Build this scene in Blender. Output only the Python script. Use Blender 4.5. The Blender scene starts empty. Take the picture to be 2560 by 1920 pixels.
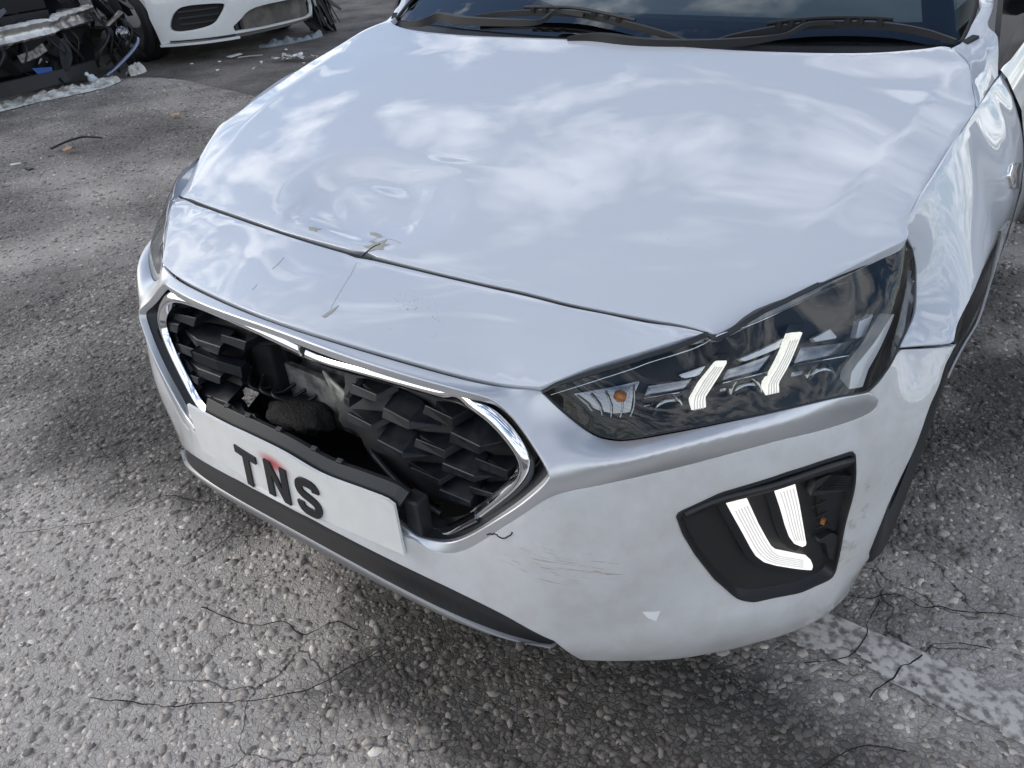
import bpy, bmesh, math, random
import numpy as np
from mathutils import Vector, Matrix, Euler
from mathutils.geometry import delaunay_2d_cdt
random.seed(7); rng = np.random.default_rng(7)
SC = bpy.context.scene
COL = SC.collection
PI = math.pi
# ------------------------------------------------------------------ camera, sky, sun, exposure
cam_d = bpy.data.cameras.new('camera'); cam = bpy.data.objects.new('camera', cam_d); COL.objects.link(cam)
cam_d.sensor_fit = 'HORIZONTAL'; cam_d.sensor_width = 36.0; cam_d.lens = 36.0 * 1938.191 / 2560.0
cam_d.clip_start = 0.02; cam_d.clip_end = 3000
cam.matrix_world = Matrix([[0.816297, -0.272693, 0.509213, 0.972061], [0.573691, 0.485547, -0.659639, -0.586759], [-0.067368, 0.830592, 0.552792, 1.291214], [0.0, 0.0, 0.0, 1.0]])
SC.camera = cam
SUN_EL, SUN_AZ = math.radians(27), math.radians(246)
w = bpy.data.worlds.new('World'); SC.world = w; w.use_nodes = True
nt = w.node_tree; nt.nodes.clear()
def N(nt, t, **k):
    n = nt.nodes.new(t)
    for a, b in k.items():
        if a.startswith('i_'):
            key = a[2:]; key = int(key) if key.isdigit() else key.replace('_', ' ')
            n.inputs[key].default_value = b
        else: setattr(n, a, b)
    return n
def LK(nt, a, b): nt.links.new(a, b)
sky = N(nt, 'ShaderNodeTexSky', sky_type='NISHITA', sun_disc=False, sun_elevation=SUN_EL, sun_rotation=SUN_AZ, air_density=1.0, dust_density=0.8, ozone_density=3.0)
bg = N(nt, 'ShaderNodeBackground'); bg.inputs['Strength'].default_value = 0.15
out = N(nt, 'ShaderNodeOutputWorld')
tc = N(nt, 'ShaderNodeTexCoord'); sep = N(nt, 'ShaderNodeSeparateXYZ'); LK(nt, tc.outputs['Generated'], sep.inputs[0])
mz = N(nt, 'ShaderNodeMath', operation='MAXIMUM', i_1=0.0); LK(nt, sep.outputs['Z'], mz.inputs[0])
az = N(nt, 'ShaderNodeMath', operation='ADD', i_1=0.16); LK(nt, mz.outputs[0], az.inputs[0])
dx = N(nt, 'ShaderNodeMath', operation='DIVIDE'); LK(nt, sep.outputs['X'], dx.inputs[0]); LK(nt, az.outputs[0], dx.inputs[1])
dy = N(nt, 'ShaderNodeMath', operation='DIVIDE'); LK(nt, sep.outputs['Y'], dy.inputs[0]); LK(nt, az.outputs[0], dy.inputs[1])
cv = N(nt, 'ShaderNodeCombineXYZ'); LK(nt, dx.outputs[0], cv.inputs[0]); LK(nt, dy.outputs[0], cv.inputs[1])
mp = N(nt, 'ShaderNodeMapping'); mp.inputs['Rotation'].default_value = (0, 0, math.radians(-28)); mp.inputs['Scale'].default_value = (0.9, 1.5, 1); mp.inputs['Location'].default_value = (3.1, 1.7, 0)
LK(nt, cv.outputs[0], mp.inputs[0])
n1 = N(nt, 'ShaderNodeTexNoise', i_Scale=3.8, i_Detail=13.0, i_Roughness=0.60, i_Distortion=0.3); LK(nt, mp.outputs[0], n1.inputs['Vector'])
n2 = N(nt, 'ShaderNodeTexNoise', i_Scale=0.9, i_Detail=3.0); LK(nt, mp.outputs[0], n2.inputs['Vector'])
ad = N(nt, 'ShaderNodeMath', operation='MULTIPLY_ADD', i_1=0.5); LK(nt, n2.outputs['Fac'], ad.inputs[0]); LK(nt, n1.outputs['Fac'], ad.inputs[2])
cr = N(nt, 'ShaderNodeValToRGB'); hz = N(nt, 'ShaderNodeMath', operation='MULTIPLY_ADD', i_1=-0.11); LK(nt, mz.outputs[0], hz.inputs[0]); LK(nt, ad.outputs[0], hz.inputs[2]); LK(nt, hz.outputs[0], cr.inputs[0])
e = cr.color_ramp.elements; e[0].position = 0.645; e[0].color = (0, 0, 0, 1); e[1].position = 0.84; e[1].color = (1, 1, 1, 1)
mx = N(nt, 'ShaderNodeMix', data_type='RGBA'); LK(nt, cr.outputs[0], mx.inputs[0]); LK(nt, sky.outputs[0], mx.inputs[6]); mx.inputs[7].default_value = (13.0, 13.2, 13.6, 1)
LK(nt, mx.outputs[2], bg.inputs['Color']); LK(nt, bg.outputs[0], out.inputs['Surface'])
sun_d = bpy.data.lights.new('sun', 'SUN'); sun_d.energy = 1.1; sun_d.angle = math.radians(24); sun_d.color = (1.0, 0.91, 0.79)
sun = bpy.data.objects.new('sun', sun_d); COL.objects.link(sun)
sd = Vector((math.sin(SUN_AZ) * math.cos(SUN_EL), math.cos(SUN_AZ) * math.cos(SUN_EL), math.sin(SUN_EL)))
sun.rotation_euler = sd.to_track_quat('Z', 'Y').to_euler()
SC.view_settings.view_transform = 'Standard'; SC.view_settings.look = 'None'; SC.view_settings.gamma = 1.0
SC.view_settings.exposure = 0.07; SC.view_settings.use_curve_mapping = False
# ------------------------------------------------------------------ measured curves of the car (metres; x to the car's left, y rearward, z up)
CV = {"G": [[0.0, 0.2585, 0.7494], [0.078, 0.2603, 0.7486], [0.1561, 0.2658, 0.7462], [0.2341, 0.2742, 0.7427], [0.3122, 0.2848, 0.7387], [0.3902, 0.2963, 0.7349], [0.4683, 0.3071, 0.7324], [0.5463, 0.3152, 0.7325], [0.6244, 0.3182, 0.7368]],
 "PB": [[0.0, 0.0716, 0.7083], [0.0453, 0.0727, 0.7078], [0.0906, 0.076, 0.7064], [0.1359, 0.0812, 0.7039], [0.1812, 0.088, 0.7005], [0.2266, 0.0962, 0.6962], [0.2719, 0.1054, 0.6913], [0.3172, 0.1152, 0.6864], [0.3625, 0.1258, 0.6824], [0.4078, 0.1372, 0.6809], [0.4531, 0.1501, 0.6842]],
 "CT": [[0.0, 0.1373, 0.6174], [0.0461, 0.1375, 0.6177], [0.0921, 0.1379, 0.6187], [0.1382, 0.1383, 0.6205], [0.1843, 0.1381, 0.6234], [0.2303, 0.1366, 0.6278], [0.2764, 0.1328, 0.6342], [0.3224, 0.1255, 0.6432], [0.3685, 0.1133, 0.6555]],
 "BL": [[0.0, -0.0347, 0.4106], [0.0627, -0.0334, 0.4085], [0.1255, -0.0291, 0.4021], [0.1882, -0.0217, 0.3912], [0.2509, -0.0105, 0.3757], [0.3136, 0.0051, 0.3547], [0.3764, 0.0253, 0.3272], [0.4391, 0.0502, 0.291], [0.5018, 0.0789, 0.2427]],
 "LT": [[0.0, 0.0128, 0.2738], [0.0619, 0.0129, 0.2736], [0.1237, 0.0133, 0.273], [0.1856, 0.0142, 0.2719], [0.2475, 0.0165, 0.27], [0.3094, 0.0211, 0.2667], [0.3712, 0.0302, 0.2611], [0.4331, 0.0467, 0.2515], [0.495, 0.0753, 0.2352]],
 "LB": [[0.0, 0.0193, 0.2395], [0.0629, 0.0194, 0.2399], [0.1259, 0.0195, 0.2409], [0.1888, 0.0198, 0.2425], [0.2517, 0.0208, 0.2444], [0.3146, 0.0235, 0.246], [0.3776, 0.0303, 0.2464], [0.4405, 0.0451, 0.2444], [0.5034, 0.0744, 0.2377]],
 "SW": [[0.8359, 0.4743, 0.5969], [0.8359, 0.4719, 0.5867], [0.825, 0.448, 0.5816], [0.7911, 0.3827, 0.5878], [0.7388, 0.3041, 0.5956], [0.6486, 0.2041, 0.5849], [0.5584, 0.1314, 0.5649], [0.5279, 0.1092, 0.5587], [0.4978, 0.0891, 0.5451], [0.4643, 0.0705, 0.5123], [0.4289, 0.0553, 0.4768], [0.3821, 0.0398, 0.4292], [0.3451, 0.028, 0.4071], [0.3127, 0.018, 0.4091], [0.2903, 0.0109, 0.422]],
 "HLlow": [[0.4514, 0.1527, 0.6771], [0.4738, 0.1559, 0.6547], [0.5005, 0.1605, 0.6349], [0.5278, 0.164, 0.6203], [0.548, 0.1692, 0.6155], [0.5751, 0.1822, 0.6155], [0.6279, 0.2138, 0.6278], [0.6948, 0.2719, 0.6365], [0.7848, 0.38, 0.6339], [0.8253, 0.4506, 0.619]],
 "HLtop": [[0.456, 0.1462, 0.6826], [0.5092, 0.1977, 0.7021], [0.5656, 0.2493, 0.7188], [0.6003, 0.2814, 0.7296], [0.628, 0.3078, 0.7391], [0.636, 0.3245, 0.7331], [0.682, 0.3723, 0.7588], [0.733, 0.4832, 0.7704], [0.779, 0.5898, 0.7788], [0.803, 0.6414, 0.7851]],
 "HLout": [[0.803, 0.6414, 0.7851], [0.8193, 0.66, 0.7282], [0.8327, 0.635, 0.67], [0.8355, 0.56, 0.6408], [0.8284, 0.475, 0.6219], [0.8251, 0.45, 0.6194]],
 "SEAM": [[0.837, 0.565, 0.6393], [0.866, 0.6, 0.6306], [0.8979, 0.643, 0.6214], [0.9056, 0.651, 0.6238]],
 "HE": [[0.803, 0.6378, 0.7891], [0.7975, 0.6392, 0.8109], [0.797, 0.673, 0.8229], [0.8025, 0.731, 0.8421], [0.8082, 0.8368, 0.8667], [0.8095, 0.9306, 0.8755], [0.8085, 1.042, 0.8785], [0.79, 1.0879, 0.9039], [0.769, 1.1509, 0.9271], [0.75, 1.1737, 0.9371], [0.727, 1.1825, 0.9499]],
 "AR": [[0.87, 0.5079, 0.2388], [0.881, 0.4971, 0.3607], [0.888, 0.5203, 0.4362], [0.897, 0.556, 0.5307], [0.901, 0.5979, 0.5754], [0.905, 0.6518, 0.6232], [0.9005, 0.6707, 0.6437], [0.8995, 0.7407, 0.6765], [0.8995, 0.8367, 0.6948], [0.8995, 0.9208, 0.6977]],
 "BB": [[0.5237, 0.1255, 0.1611], [0.5509, 0.1409, 0.1603], [0.607, 0.1786, 0.1587], [0.6968, 0.2622, 0.1467], [0.7607, 0.3389, 0.1396], [0.8012, 0.4042, 0.127], [0.8396, 0.4777, 0.1279], [0.8558, 0.5245, 0.138], [0.8649, 0.5626, 0.1862]],
 "CH": [[0.5259, 0.1056, 0.2139], [0.561, 0.1236, 0.2132], [0.6153, 0.1598, 0.2109], [0.7025, 0.239, 0.2014], [0.7841, 0.3405, 0.192], [0.8414, 0.4426, 0.1825], [0.8548, 0.4777, 0.1976]],
 "LEDGE": [[0.5053, 0.091, 0.2482], [0.5631, 0.1202, 0.2537], [0.618, 0.1518, 0.2684], [0.6774, 0.1995, 0.2804], [0.7466, 0.276, 0.273], [0.8047, 0.3627, 0.2494], [0.8389, 0.4316, 0.2324]],
 "FOG": [[0.6495, 0.1928, 0.4994], [0.6506, 0.1938, 0.5054], [0.6533, 0.1962, 0.5086], [0.6963, 0.2383, 0.5295], [0.7632, 0.3156, 0.5427], [0.7945, 0.3596, 0.5423], [0.8224, 0.4068, 0.5386], [0.8264, 0.4136, 0.537], [0.8286, 0.4175, 0.5307], [0.8314, 0.4224, 0.4752], [0.8351, 0.4289, 0.3851], [0.8371, 0.4326, 0.3079], [0.8369, 0.4323, 0.2758], [0.8355, 0.4297, 0.2657], [0.833, 0.4252, 0.2597], [0.8245, 0.4105, 0.259], [0.8106, 0.3864, 0.2611], [0.7869, 0.3481, 0.2704], [0.7637, 0.3163, 0.276], [0.7455, 0.2933, 0.2836], [0.7331, 0.2786, 0.2919], [0.7261, 0.2707, 0.2998], [0.7202, 0.264, 0.3106], [0.6974, 0.2394, 0.3562], [0.6733, 0.215, 0.4171], [0.6574, 0.1999, 0.4648]],
 "SI": [[0.0, 0.0576, 0.7035], [0.1092, 0.0581, 0.7027], [0.1721, 0.0632, 0.6985], [0.2285, 0.0704, 0.6945], [0.2806, 0.0805, 0.6888], [0.3295, 0.0922, 0.6827], [0.3587, 0.0998, 0.6782], [0.3856, 0.1071, 0.674], [0.4067, 0.1133, 0.663]],
 "SIR": [[0.4067, 0.1133, 0.663], [0.4363, 0.113, 0.6431], [0.4694, 0.1058, 0.6157], [0.49, 0.0985, 0.5999], [0.5, 0.0926, 0.5901], [0.5009, 0.0885, 0.5818], [0.4908, 0.083, 0.5622], [0.4619, 0.0694, 0.5268], [0.4251, 0.0561, 0.4896], [0.3773, 0.0427, 0.4443], [0.3384, 0.0325, 0.4198], [0.3004, 0.0234, 0.4174], [0.2826, 0.0195, 0.4212]],
 "WR": [[0.8324, 0.4623, 0.6015], [0.7885, 0.3726, 0.6225], [0.7025, 0.2536, 0.6293], [0.6401, 0.1887, 0.6212], [0.5908, 0.1528, 0.6087], [0.5424, 0.1233, 0.5988]],
 "CHR": [[0.3717, 0.1085, 0.6583], [0.4018, 0.1118, 0.6447], [0.4344, 0.1101, 0.6216], [0.4621, 0.1079, 0.5907], [0.4672, 0.107, 0.5751], [0.4641, 0.1055, 0.5606], [0.4468, 0.0978, 0.5295], [0.4063, 0.0839, 0.4806], [0.3793, 0.0764, 0.4484]],
 "GG": [[-0.64, 0.337, 0.7319], [-0.602, 0.3253, 0.7335], [-0.4768, 0.2998, 0.7409], [-0.2736, 0.2724, 0.7475], [-0.1126, 0.2598, 0.7487], [0.006, 0.2572, 0.7488], [0.1892, 0.264, 0.7482], [0.2887, 0.2713, 0.7464], [0.3354, 0.2765, 0.7453], [0.4277, 0.2851, 0.7408], [0.5367, 0.305, 0.7353], [0.6211, 0.3253, 0.7302]],
 "HSIDE": [[0.6233, 0.3257, 0.73], [0.634, 0.3298, 0.7298], [0.6763, 0.3911, 0.7484], [0.7341, 0.4785, 0.7728], [0.7841, 0.5585, 0.7924], [0.8086, 0.6008, 0.8019], [0.7983, 0.6335, 0.8131], [0.7973, 0.6708, 0.8237], [0.8018, 0.7367, 0.8402], [0.8073, 0.8442, 0.8645], [0.811, 0.9166, 0.8793], [0.814, 0.9872, 0.8924], [0.794, 1.0506, 0.9125], [0.7733, 1.1139, 0.9348], [0.7543, 1.1395, 0.944], [0.729, 1.1679, 0.9527]],
 "PILc": [[0.8176, 1.0369, 0.9045]],
 "BLK": [["V", [[-0.4161, 0.1199, 0.5952], [-0.3308, 0.1166, 0.6068], [-0.3405, 0.1108, 0.5862], [-0.4184, 0.1162, 0.5815]], [-0.4085, 0.1568, 0.5854]], ["E", [[-0.473, 0.1112, 0.5676], [-0.3887, 0.1082, 0.5804], [-0.3953, 0.1026, 0.5605], [-0.4751, 0.1069, 0.5517]], [-0.4988, 0.1321, 0.5774]], ["V", [[-0.5181, 0.1048, 0.5474], [-0.4423, 0.0996, 0.5531], [-0.4491, 0.0944, 0.5343], [-0.5157, 0.1008, 0.5323]], [-0.5367, 0.1398, 0.5325]], ["E", [[-0.3462, 0.111, 0.5569], [-0.261, 0.1068, 0.5657], [-0.2685, 0.1017, 0.5476], [-0.3486, 0.1067, 0.5414]], [-0.4257, 0.1291, 0.5611]], ["V", [[-0.2669, 0.1205, 0.5859], [-0.1834, 0.1164, 0.595], [-0.1902, 0.1112, 0.5764], [-0.2682, 0.1162, 0.5704]], [-0.2394, 0.1578, 0.5763]], ["V", [[-0.4216, 0.103, 0.5335], [-0.3429, 0.0985, 0.5413], [-0.349, 0.0933, 0.5227], [-0.4221, 0.0986, 0.5171]], [-0.4044, 0.1375, 0.5142]], ["E", [[-0.4668, 0.0967, 0.5135], [-0.393, 0.0914, 0.5192], [-0.3956, 0.0865, 0.5013], [-0.4659, 0.0925, 0.498]], [-0.5056, 0.1078, 0.4888]], ["V", [[-0.4747, 0.0927, 0.4995], [-0.4271, 0.0854, 0.4997], [-0.4285, 0.081, 0.4837], [-0.4591, 0.088, 0.4811]], [-0.5023, 0.122, 0.4647]], ["E", [[-0.3475, 0.0947, 0.4971], [-0.2648, 0.0904, 0.5056], [-0.268, 0.0859, 0.4894], [-0.3478, 0.0899, 0.4798]], [-0.4227, 0.112, 0.4981]], ["V", [[-0.4138, 0.0878, 0.4771], [-0.3362, 0.0831, 0.4843], [-0.3378, 0.0788, 0.4685], [-0.4077, 0.0851, 0.4666]], [-0.4043, 0.1206, 0.4518]], ["E", [[-0.4449, 0.0834, 0.4633], [-0.376, 0.0776, 0.4673], [-0.3776, 0.0737, 0.453], [-0.4327, 0.0813, 0.4544]], [-0.477, 0.0979, 0.4505]], ["E", [[-0.3301, 0.0812, 0.4464], [-0.248, 0.0777, 0.4578], [-0.249, 0.0739, 0.444], [-0.3286, 0.0776, 0.433]], [-0.4097, 0.0975, 0.4437]], ["V", [[-0.3855, 0.0761, 0.4317], [-0.3338, 0.0707, 0.4386], [-0.3404, 0.0678, 0.4284], [-0.3806, 0.074, 0.4237]], [-0.3834, 0.1075, 0.4023]], ["V", [[0.0739, 0.1299, 0.5776], [0.1389, 0.1241, 0.5808], [0.1412, 0.118, 0.5687], [0.0721, 0.1216, 0.5622]], [0.0459, 0.1609, 0.565]], ["V", [[0.0763, 0.1055, 0.5337], [0.1395, 0.0992, 0.5343], [0.1428, 0.0933, 0.5235], [0.0779, 0.0972, 0.5194]], [0.0503, 0.1332, 0.5166]], ["E", [[0.1515, 0.122, 0.5608], [0.2145, 0.1142, 0.5603], [0.2168, 0.108, 0.5473], [0.1519, 0.1131, 0.5444]], [0.2681, 0.137, 0.5559]], ["V", [[0.2373, 0.1336, 0.5884], [0.304, 0.1219, 0.5944], [0.3042, 0.1171, 0.5782], [0.2342, 0.1279, 0.5739]], [0.2298, 0.1659, 0.5752]], ["E", [[0.2963, 0.1214, 0.5649], [0.3637, 0.1091, 0.5713], [0.363, 0.1063, 0.5571], [0.2953, 0.1159, 0.5482]], [0.3944, 0.1326, 0.5783]], ["V", [[0.2286, 0.1097, 0.5339], [0.2944, 0.1049, 0.5389], [0.2954, 0.1004, 0.5259], [0.228, 0.1029, 0.5201]], [0.1885, 0.1379, 0.5182]], ["E", [[0.1518, 0.0947, 0.5114], [0.2133, 0.0896, 0.5115], [0.2169, 0.0852, 0.5028], [0.1527, 0.0876, 0.4991]], [0.2577, 0.1158, 0.5047]], ["V", [[0.3501, 0.1113, 0.5426], [0.4176, 0.1033, 0.5515], [0.4177, 0.1008, 0.5375], [0.3476, 0.1073, 0.5262]], [0.3337, 0.1427, 0.5202]], ["V", [[0.2288, 0.0877, 0.49], [0.2911, 0.0872, 0.4894], [0.2922, 0.084, 0.4803], [0.2303, 0.0831, 0.4806]], [0.1905, 0.1129, 0.4723]], ["E", [[0.2868, 0.1028, 0.5115], [0.3555, 0.0973, 0.5179], [0.357, 0.0947, 0.5077], [0.2868, 0.0983, 0.4991]], [0.3829, 0.1204, 0.5128]], ["V", [[0.3415, 0.0983, 0.4911], [0.397, 0.0932, 0.5039], [0.3869, 0.0908, 0.4934], [0.3411, 0.0953, 0.4793]], [0.3288, 0.1295, 0.4691]], ["E", [[0.2867, 0.0867, 0.4677], [0.3513, 0.0857, 0.4715], [0.3531, 0.0837, 0.4633], [0.2875, 0.0827, 0.4563]], [0.3619, 0.108, 0.4598]], ["E", [[0.0624, 0.1169, 0.5539], [0.0807, 0.1114, 0.5581], [0.0834, 0.1047, 0.5461], [0.0653, 0.1117, 0.5447]], [0.0888, 0.1321, 0.5484]]],
 "HOLE": [[-0.2457, 0.1548, 0.5504], [-0.222, 0.1615, 0.5645], [-0.1538, 0.1652, 0.5713], [-0.1027, 0.1645, 0.5708], [-0.044, 0.1661, 0.5745], [0.0064, 0.1688, 0.5798], [0.0249, 0.1642, 0.5712], [0.0322, 0.1435, 0.5344], [0.0299, 0.1261, 0.505], [0.0432, 0.1168, 0.4892], [0.0858, 0.1148, 0.4846], [0.1362, 0.1008, 0.4566], [0.1946, 0.1014, 0.4499], [0.2367, 0.1027, 0.4409], [0.2693, 0.1002, 0.4133], [0.2541, 0.0895, 0.3991], [0.1968, 0.0777, 0.3995], [0.1066, 0.0755, 0.4124], [0.0047, 0.0784, 0.4226], [-0.0869, 0.0854, 0.4329], [-0.1608, 0.0889, 0.4313], [-0.2101, 0.0967, 0.4373], [-0.2524, 0.1082, 0.4445], [-0.2995, 0.1205, 0.4456], [-0.2428, 0.1201, 0.4744], [-0.2537, 0.1288, 0.4896], [-0.2473, 0.1373, 0.5104], [-0.2646, 0.1413, 0.5169]],
 "CHB": [[-0.0574, 0.1381, 0.6191], [-0.0439, 0.1356, 0.6136], [-0.0468, 0.1303, 0.6023]],
 "CHL": [[0.2692, 0.0352, 0.3946], [0.2829, 0.039, 0.3931], [0.3096, 0.0478, 0.3941], [0.329, 0.0564, 0.4031], [0.3528, 0.066, 0.4248], [0.379, 0.0717, 0.4488]],
 "CHLi": [[0.2687, 0.0435, 0.4027], [0.288, 0.0503, 0.4041], [0.3106, 0.0598, 0.4102], [0.33, 0.069, 0.4238], [0.3464, 0.0749, 0.442]],
 "CHTORN": [[0.3506, 0.0706, 0.4483], [0.3563, 0.0696, 0.4435], [0.368, 0.0704, 0.4469], [0.3788, 0.0713, 0.4515], [0.3866, 0.0713, 0.4512], [0.3834, 0.0716, 0.4527], [0.3694, 0.0713, 0.4511], [0.3577, 0.0705, 0.4476]],
 "PLB": [[-0.2291, -0.0127, 0.4089], [-0.1173, -0.0254, 0.4183], [-0.0253, -0.03, 0.4173], [0.1117, -0.0264, 0.4128], [0.1944, -0.0181, 0.4068], [0.2793, -0.0051, 0.3964]],
 "PLT": [[-0.2473, -0.0004, 0.5015], [-0.1098, -0.0161, 0.5166], [-0.0385, -0.0193, 0.5216], [0.0474, -0.0192, 0.52], [0.1296, -0.0155, 0.5059], [0.2092, -0.0064, 0.5028], [0.2531, 0.0003, 0.4989], [0.2695, 0.0026, 0.4916]],
 "LT_T": [[-0.0864, -0.011, 0.4836], [-0.0277, -0.0132, 0.4855], [-0.0277, -0.0139, 0.4784], [-0.0488, -0.0137, 0.4746], [-0.0397, -0.0192, 0.4221], [-0.0512, -0.0199, 0.4122], [-0.064, -0.0194, 0.4115], [-0.0704, -0.0131, 0.472], [-0.0826, -0.0125, 0.4706]],
 "LT_N": [[-0.0076, -0.0132, 0.488], [0.0076, -0.0134, 0.4861], [0.0289, -0.0181, 0.4359], [0.0247, -0.0133, 0.4845], [0.0397, -0.0126, 0.4884], [0.0484, -0.0196, 0.4163], [0.0347, -0.0203, 0.4125], [0.0145, -0.016, 0.4591], [0.019, -0.0198, 0.4208], [0.0005, -0.0201, 0.4186]],
 "LT_S": [[0.1189, -0.0099, 0.472], [0.1183, -0.0087, 0.4839], [0.1103, -0.0089, 0.488], [0.099, -0.0096, 0.4892], [0.0843, -0.0112, 0.4832], [0.0744, -0.0127, 0.4732], [0.073, -0.0139, 0.4621], [0.0785, -0.0145, 0.4536], [0.0898, -0.0142, 0.45], [0.1032, -0.0135, 0.4479], [0.1137, -0.0133, 0.4419], [0.1146, -0.0143, 0.4315], [0.108, -0.0159, 0.4199], [0.0948, -0.0176, 0.4122], [0.0805, -0.0186, 0.4109], [0.0736, -0.0184, 0.4173], [0.0731, -0.0171, 0.4299]],
 "FL1": [[0.6983, 0.2521, 0.5049], [0.7176, 0.2731, 0.5106], [0.7256, 0.2822, 0.4828], [0.736, 0.2944, 0.4465], [0.7485, 0.3097, 0.4073], [0.7596, 0.324, 0.3737], [0.7676, 0.3348, 0.3582], [0.7847, 0.3592, 0.341], [0.803, 0.3892, 0.3194], [0.8071, 0.3964, 0.3006], [0.8065, 0.3953, 0.2931], [0.7883, 0.3648, 0.3129], [0.7662, 0.3329, 0.3345], [0.7524, 0.3147, 0.3504], [0.7417, 0.3014, 0.3705], [0.7345, 0.2926, 0.3914], [0.7213, 0.2773, 0.434], [0.71, 0.2648, 0.4685]],
 "FL2": [[0.7438, 0.3135, 0.5098], [0.7541, 0.3267, 0.5135], [0.7637, 0.3396, 0.5121], [0.7697, 0.3479, 0.481], [0.7797, 0.3625, 0.4296], [0.7878, 0.3754, 0.3875], [0.7942, 0.386, 0.3506], [0.7908, 0.3803, 0.3491], [0.7813, 0.3649, 0.3644], [0.774, 0.354, 0.3849], [0.7657, 0.3423, 0.4173], [0.7553, 0.3283, 0.4624]],
 "FBAR": [[0.656, 0.2014, 0.5039], [0.6961, 0.241, 0.5196], [0.7431, 0.2935, 0.5245], [0.7946, 0.3635, 0.529], [0.8242, 0.4139, 0.5232]],
 "FIN1": [[0.7758, 0.3675, 0.4916], [0.7784, 0.3716, 0.5081], [0.7894, 0.3898, 0.5094], [0.8158, 0.4354, 0.487], [0.8188, 0.4408, 0.4591], [0.7747, 0.3659, 0.481]],
 "FIN2": [[0.7967, 0.4023, 0.3578], [0.8087, 0.4231, 0.3673], [0.8221, 0.4468, 0.3429], [0.8265, 0.455, 0.2892], [0.8226, 0.4478, 0.2836], [0.8112, 0.4274, 0.3091], [0.8053, 0.4171, 0.3472]],
 "FR0": [[0.7794, 0.3731, 0.4533], [0.7915, 0.3933, 0.4565]],
 "FR1": [[0.7853, 0.3828, 0.4229], [0.7966, 0.4021, 0.4257]],
 "FR2": [[0.7907, 0.3919, 0.3932], [0.8018, 0.4111, 0.396]],
 "FPOCK": [[0.793, 0.3762, 0.4824], [0.8199, 0.4224, 0.4701], [0.8242, 0.43, 0.36], [0.8098, 0.405, 0.3851], [0.802, 0.3915, 0.4213]],
 "FAMB": [[0.8071, 0.3883, 0.4154], [0.8093, 0.3921, 0.4145], [0.8129, 0.3984, 0.3989], [0.812, 0.3969, 0.3919], [0.8089, 0.3914, 0.4027]],
 "HD1": [[0.6298, 0.3233, 0.6979], [0.6405, 0.3335, 0.697], [0.6375, 0.2951, 0.6673], [0.6363, 0.284, 0.6581], [0.6481, 0.27, 0.6349], [0.6337, 0.2569, 0.6325], [0.6214, 0.2715, 0.6574], [0.6231, 0.2923, 0.6765]],
 "HD2": [[0.7073, 0.412, 0.7126], [0.7176, 0.4277, 0.7096], [0.7169, 0.3772, 0.6703], [0.7143, 0.3623, 0.6595], [0.7248, 0.3482, 0.6355], [0.7111, 0.3319, 0.6353], [0.6992, 0.3489, 0.6624], [0.7031, 0.3665, 0.6751]],
 "HCH": [[0.7753, 0.566, 0.6963], [0.7787, 0.5745, 0.6947], [0.7869, 0.4871, 0.645], [0.7945, 0.4621, 0.6246], [0.7839, 0.4354, 0.6254], [0.7732, 0.4574, 0.6524], [0.7729, 0.4723, 0.6599]],
 "HDIV1": [[0.5614, 0.2452, 0.6544], [0.6147, 0.2853, 0.664], [0.6159, 0.2832, 0.661], [0.5631, 0.242, 0.649]],
 "HDIV2": [[0.6446, 0.3164, 0.6681], [0.6932, 0.366, 0.6708], [0.6947, 0.3632, 0.6666], [0.6467, 0.3125, 0.6633]],
 "HDIV3": [[0.7211, 0.3994, 0.6701], [0.7682, 0.4856, 0.6577], [0.7694, 0.4793, 0.6535], [0.7227, 0.3933, 0.6631]],
 "HCELL": [[0.5606, 0.2629, 0.6641]],
 "HC0": [[0.5606, 0.2629, 0.6641], [0.613, 0.3063, 0.6731], [0.6118, 0.2922, 0.6606], [0.5604, 0.2529, 0.651]],
 "HC1": [[0.5643, 0.2459, 0.6391], [0.6114, 0.2822, 0.6507], [0.6211, 0.2699, 0.63], [0.5718, 0.2379, 0.6228]],
 "HC2": [[0.6424, 0.3395, 0.6775], [0.6932, 0.3949, 0.6842], [0.6907, 0.374, 0.6671], [0.643, 0.3244, 0.6646]],
 "HC3": [[0.646, 0.3157, 0.655], [0.6918, 0.3635, 0.6562], [0.7008, 0.3495, 0.6344], [0.6556, 0.3031, 0.6359]],
 "HC4": [[0.7182, 0.4311, 0.6814], [0.764, 0.5256, 0.6626], [0.7645, 0.497, 0.6521], [0.7199, 0.409, 0.6644]],
 "HC5": [[0.7214, 0.4001, 0.6557], [0.7647, 0.4812, 0.6463], [0.7761, 0.457, 0.6183], [0.7293, 0.3851, 0.6338]],
 "HM0": [[0.592, 0.2902, 0.6802], [0.6162, 0.3187, 0.6878], [0.6141, 0.3061, 0.6782], [0.5977, 0.2906, 0.6762]],
 "HM1": [[0.6513, 0.3549, 0.6903], [0.6987, 0.4142, 0.7025], [0.6975, 0.4019, 0.6933], [0.6567, 0.3557, 0.6869]],
 "HM2": [[0.726, 0.4519, 0.6907], [0.7361, 0.4836, 0.6948], [0.7467, 0.4875, 0.682], [0.7292, 0.452, 0.6866]],
 "HM3": [[0.7552, 0.5365, 0.6896], [0.7685, 0.5743, 0.6843], [0.7696, 0.5373, 0.6662], [0.7622, 0.5178, 0.6708]],
 "HAMB": [[0.5224, 0.2333, 0.6579], [0.5317, 0.2405, 0.6614], [0.5367, 0.237, 0.6525], [0.5282, 0.231, 0.6501]],
 "HTURN": [[0.4655, 0.1934, 0.6482], [0.5531, 0.2546, 0.6727], [0.5503, 0.2387, 0.653], [0.5576, 0.2153, 0.6126], [0.5292, 0.2027, 0.6134], [0.5017, 0.1985, 0.6255]],
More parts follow.
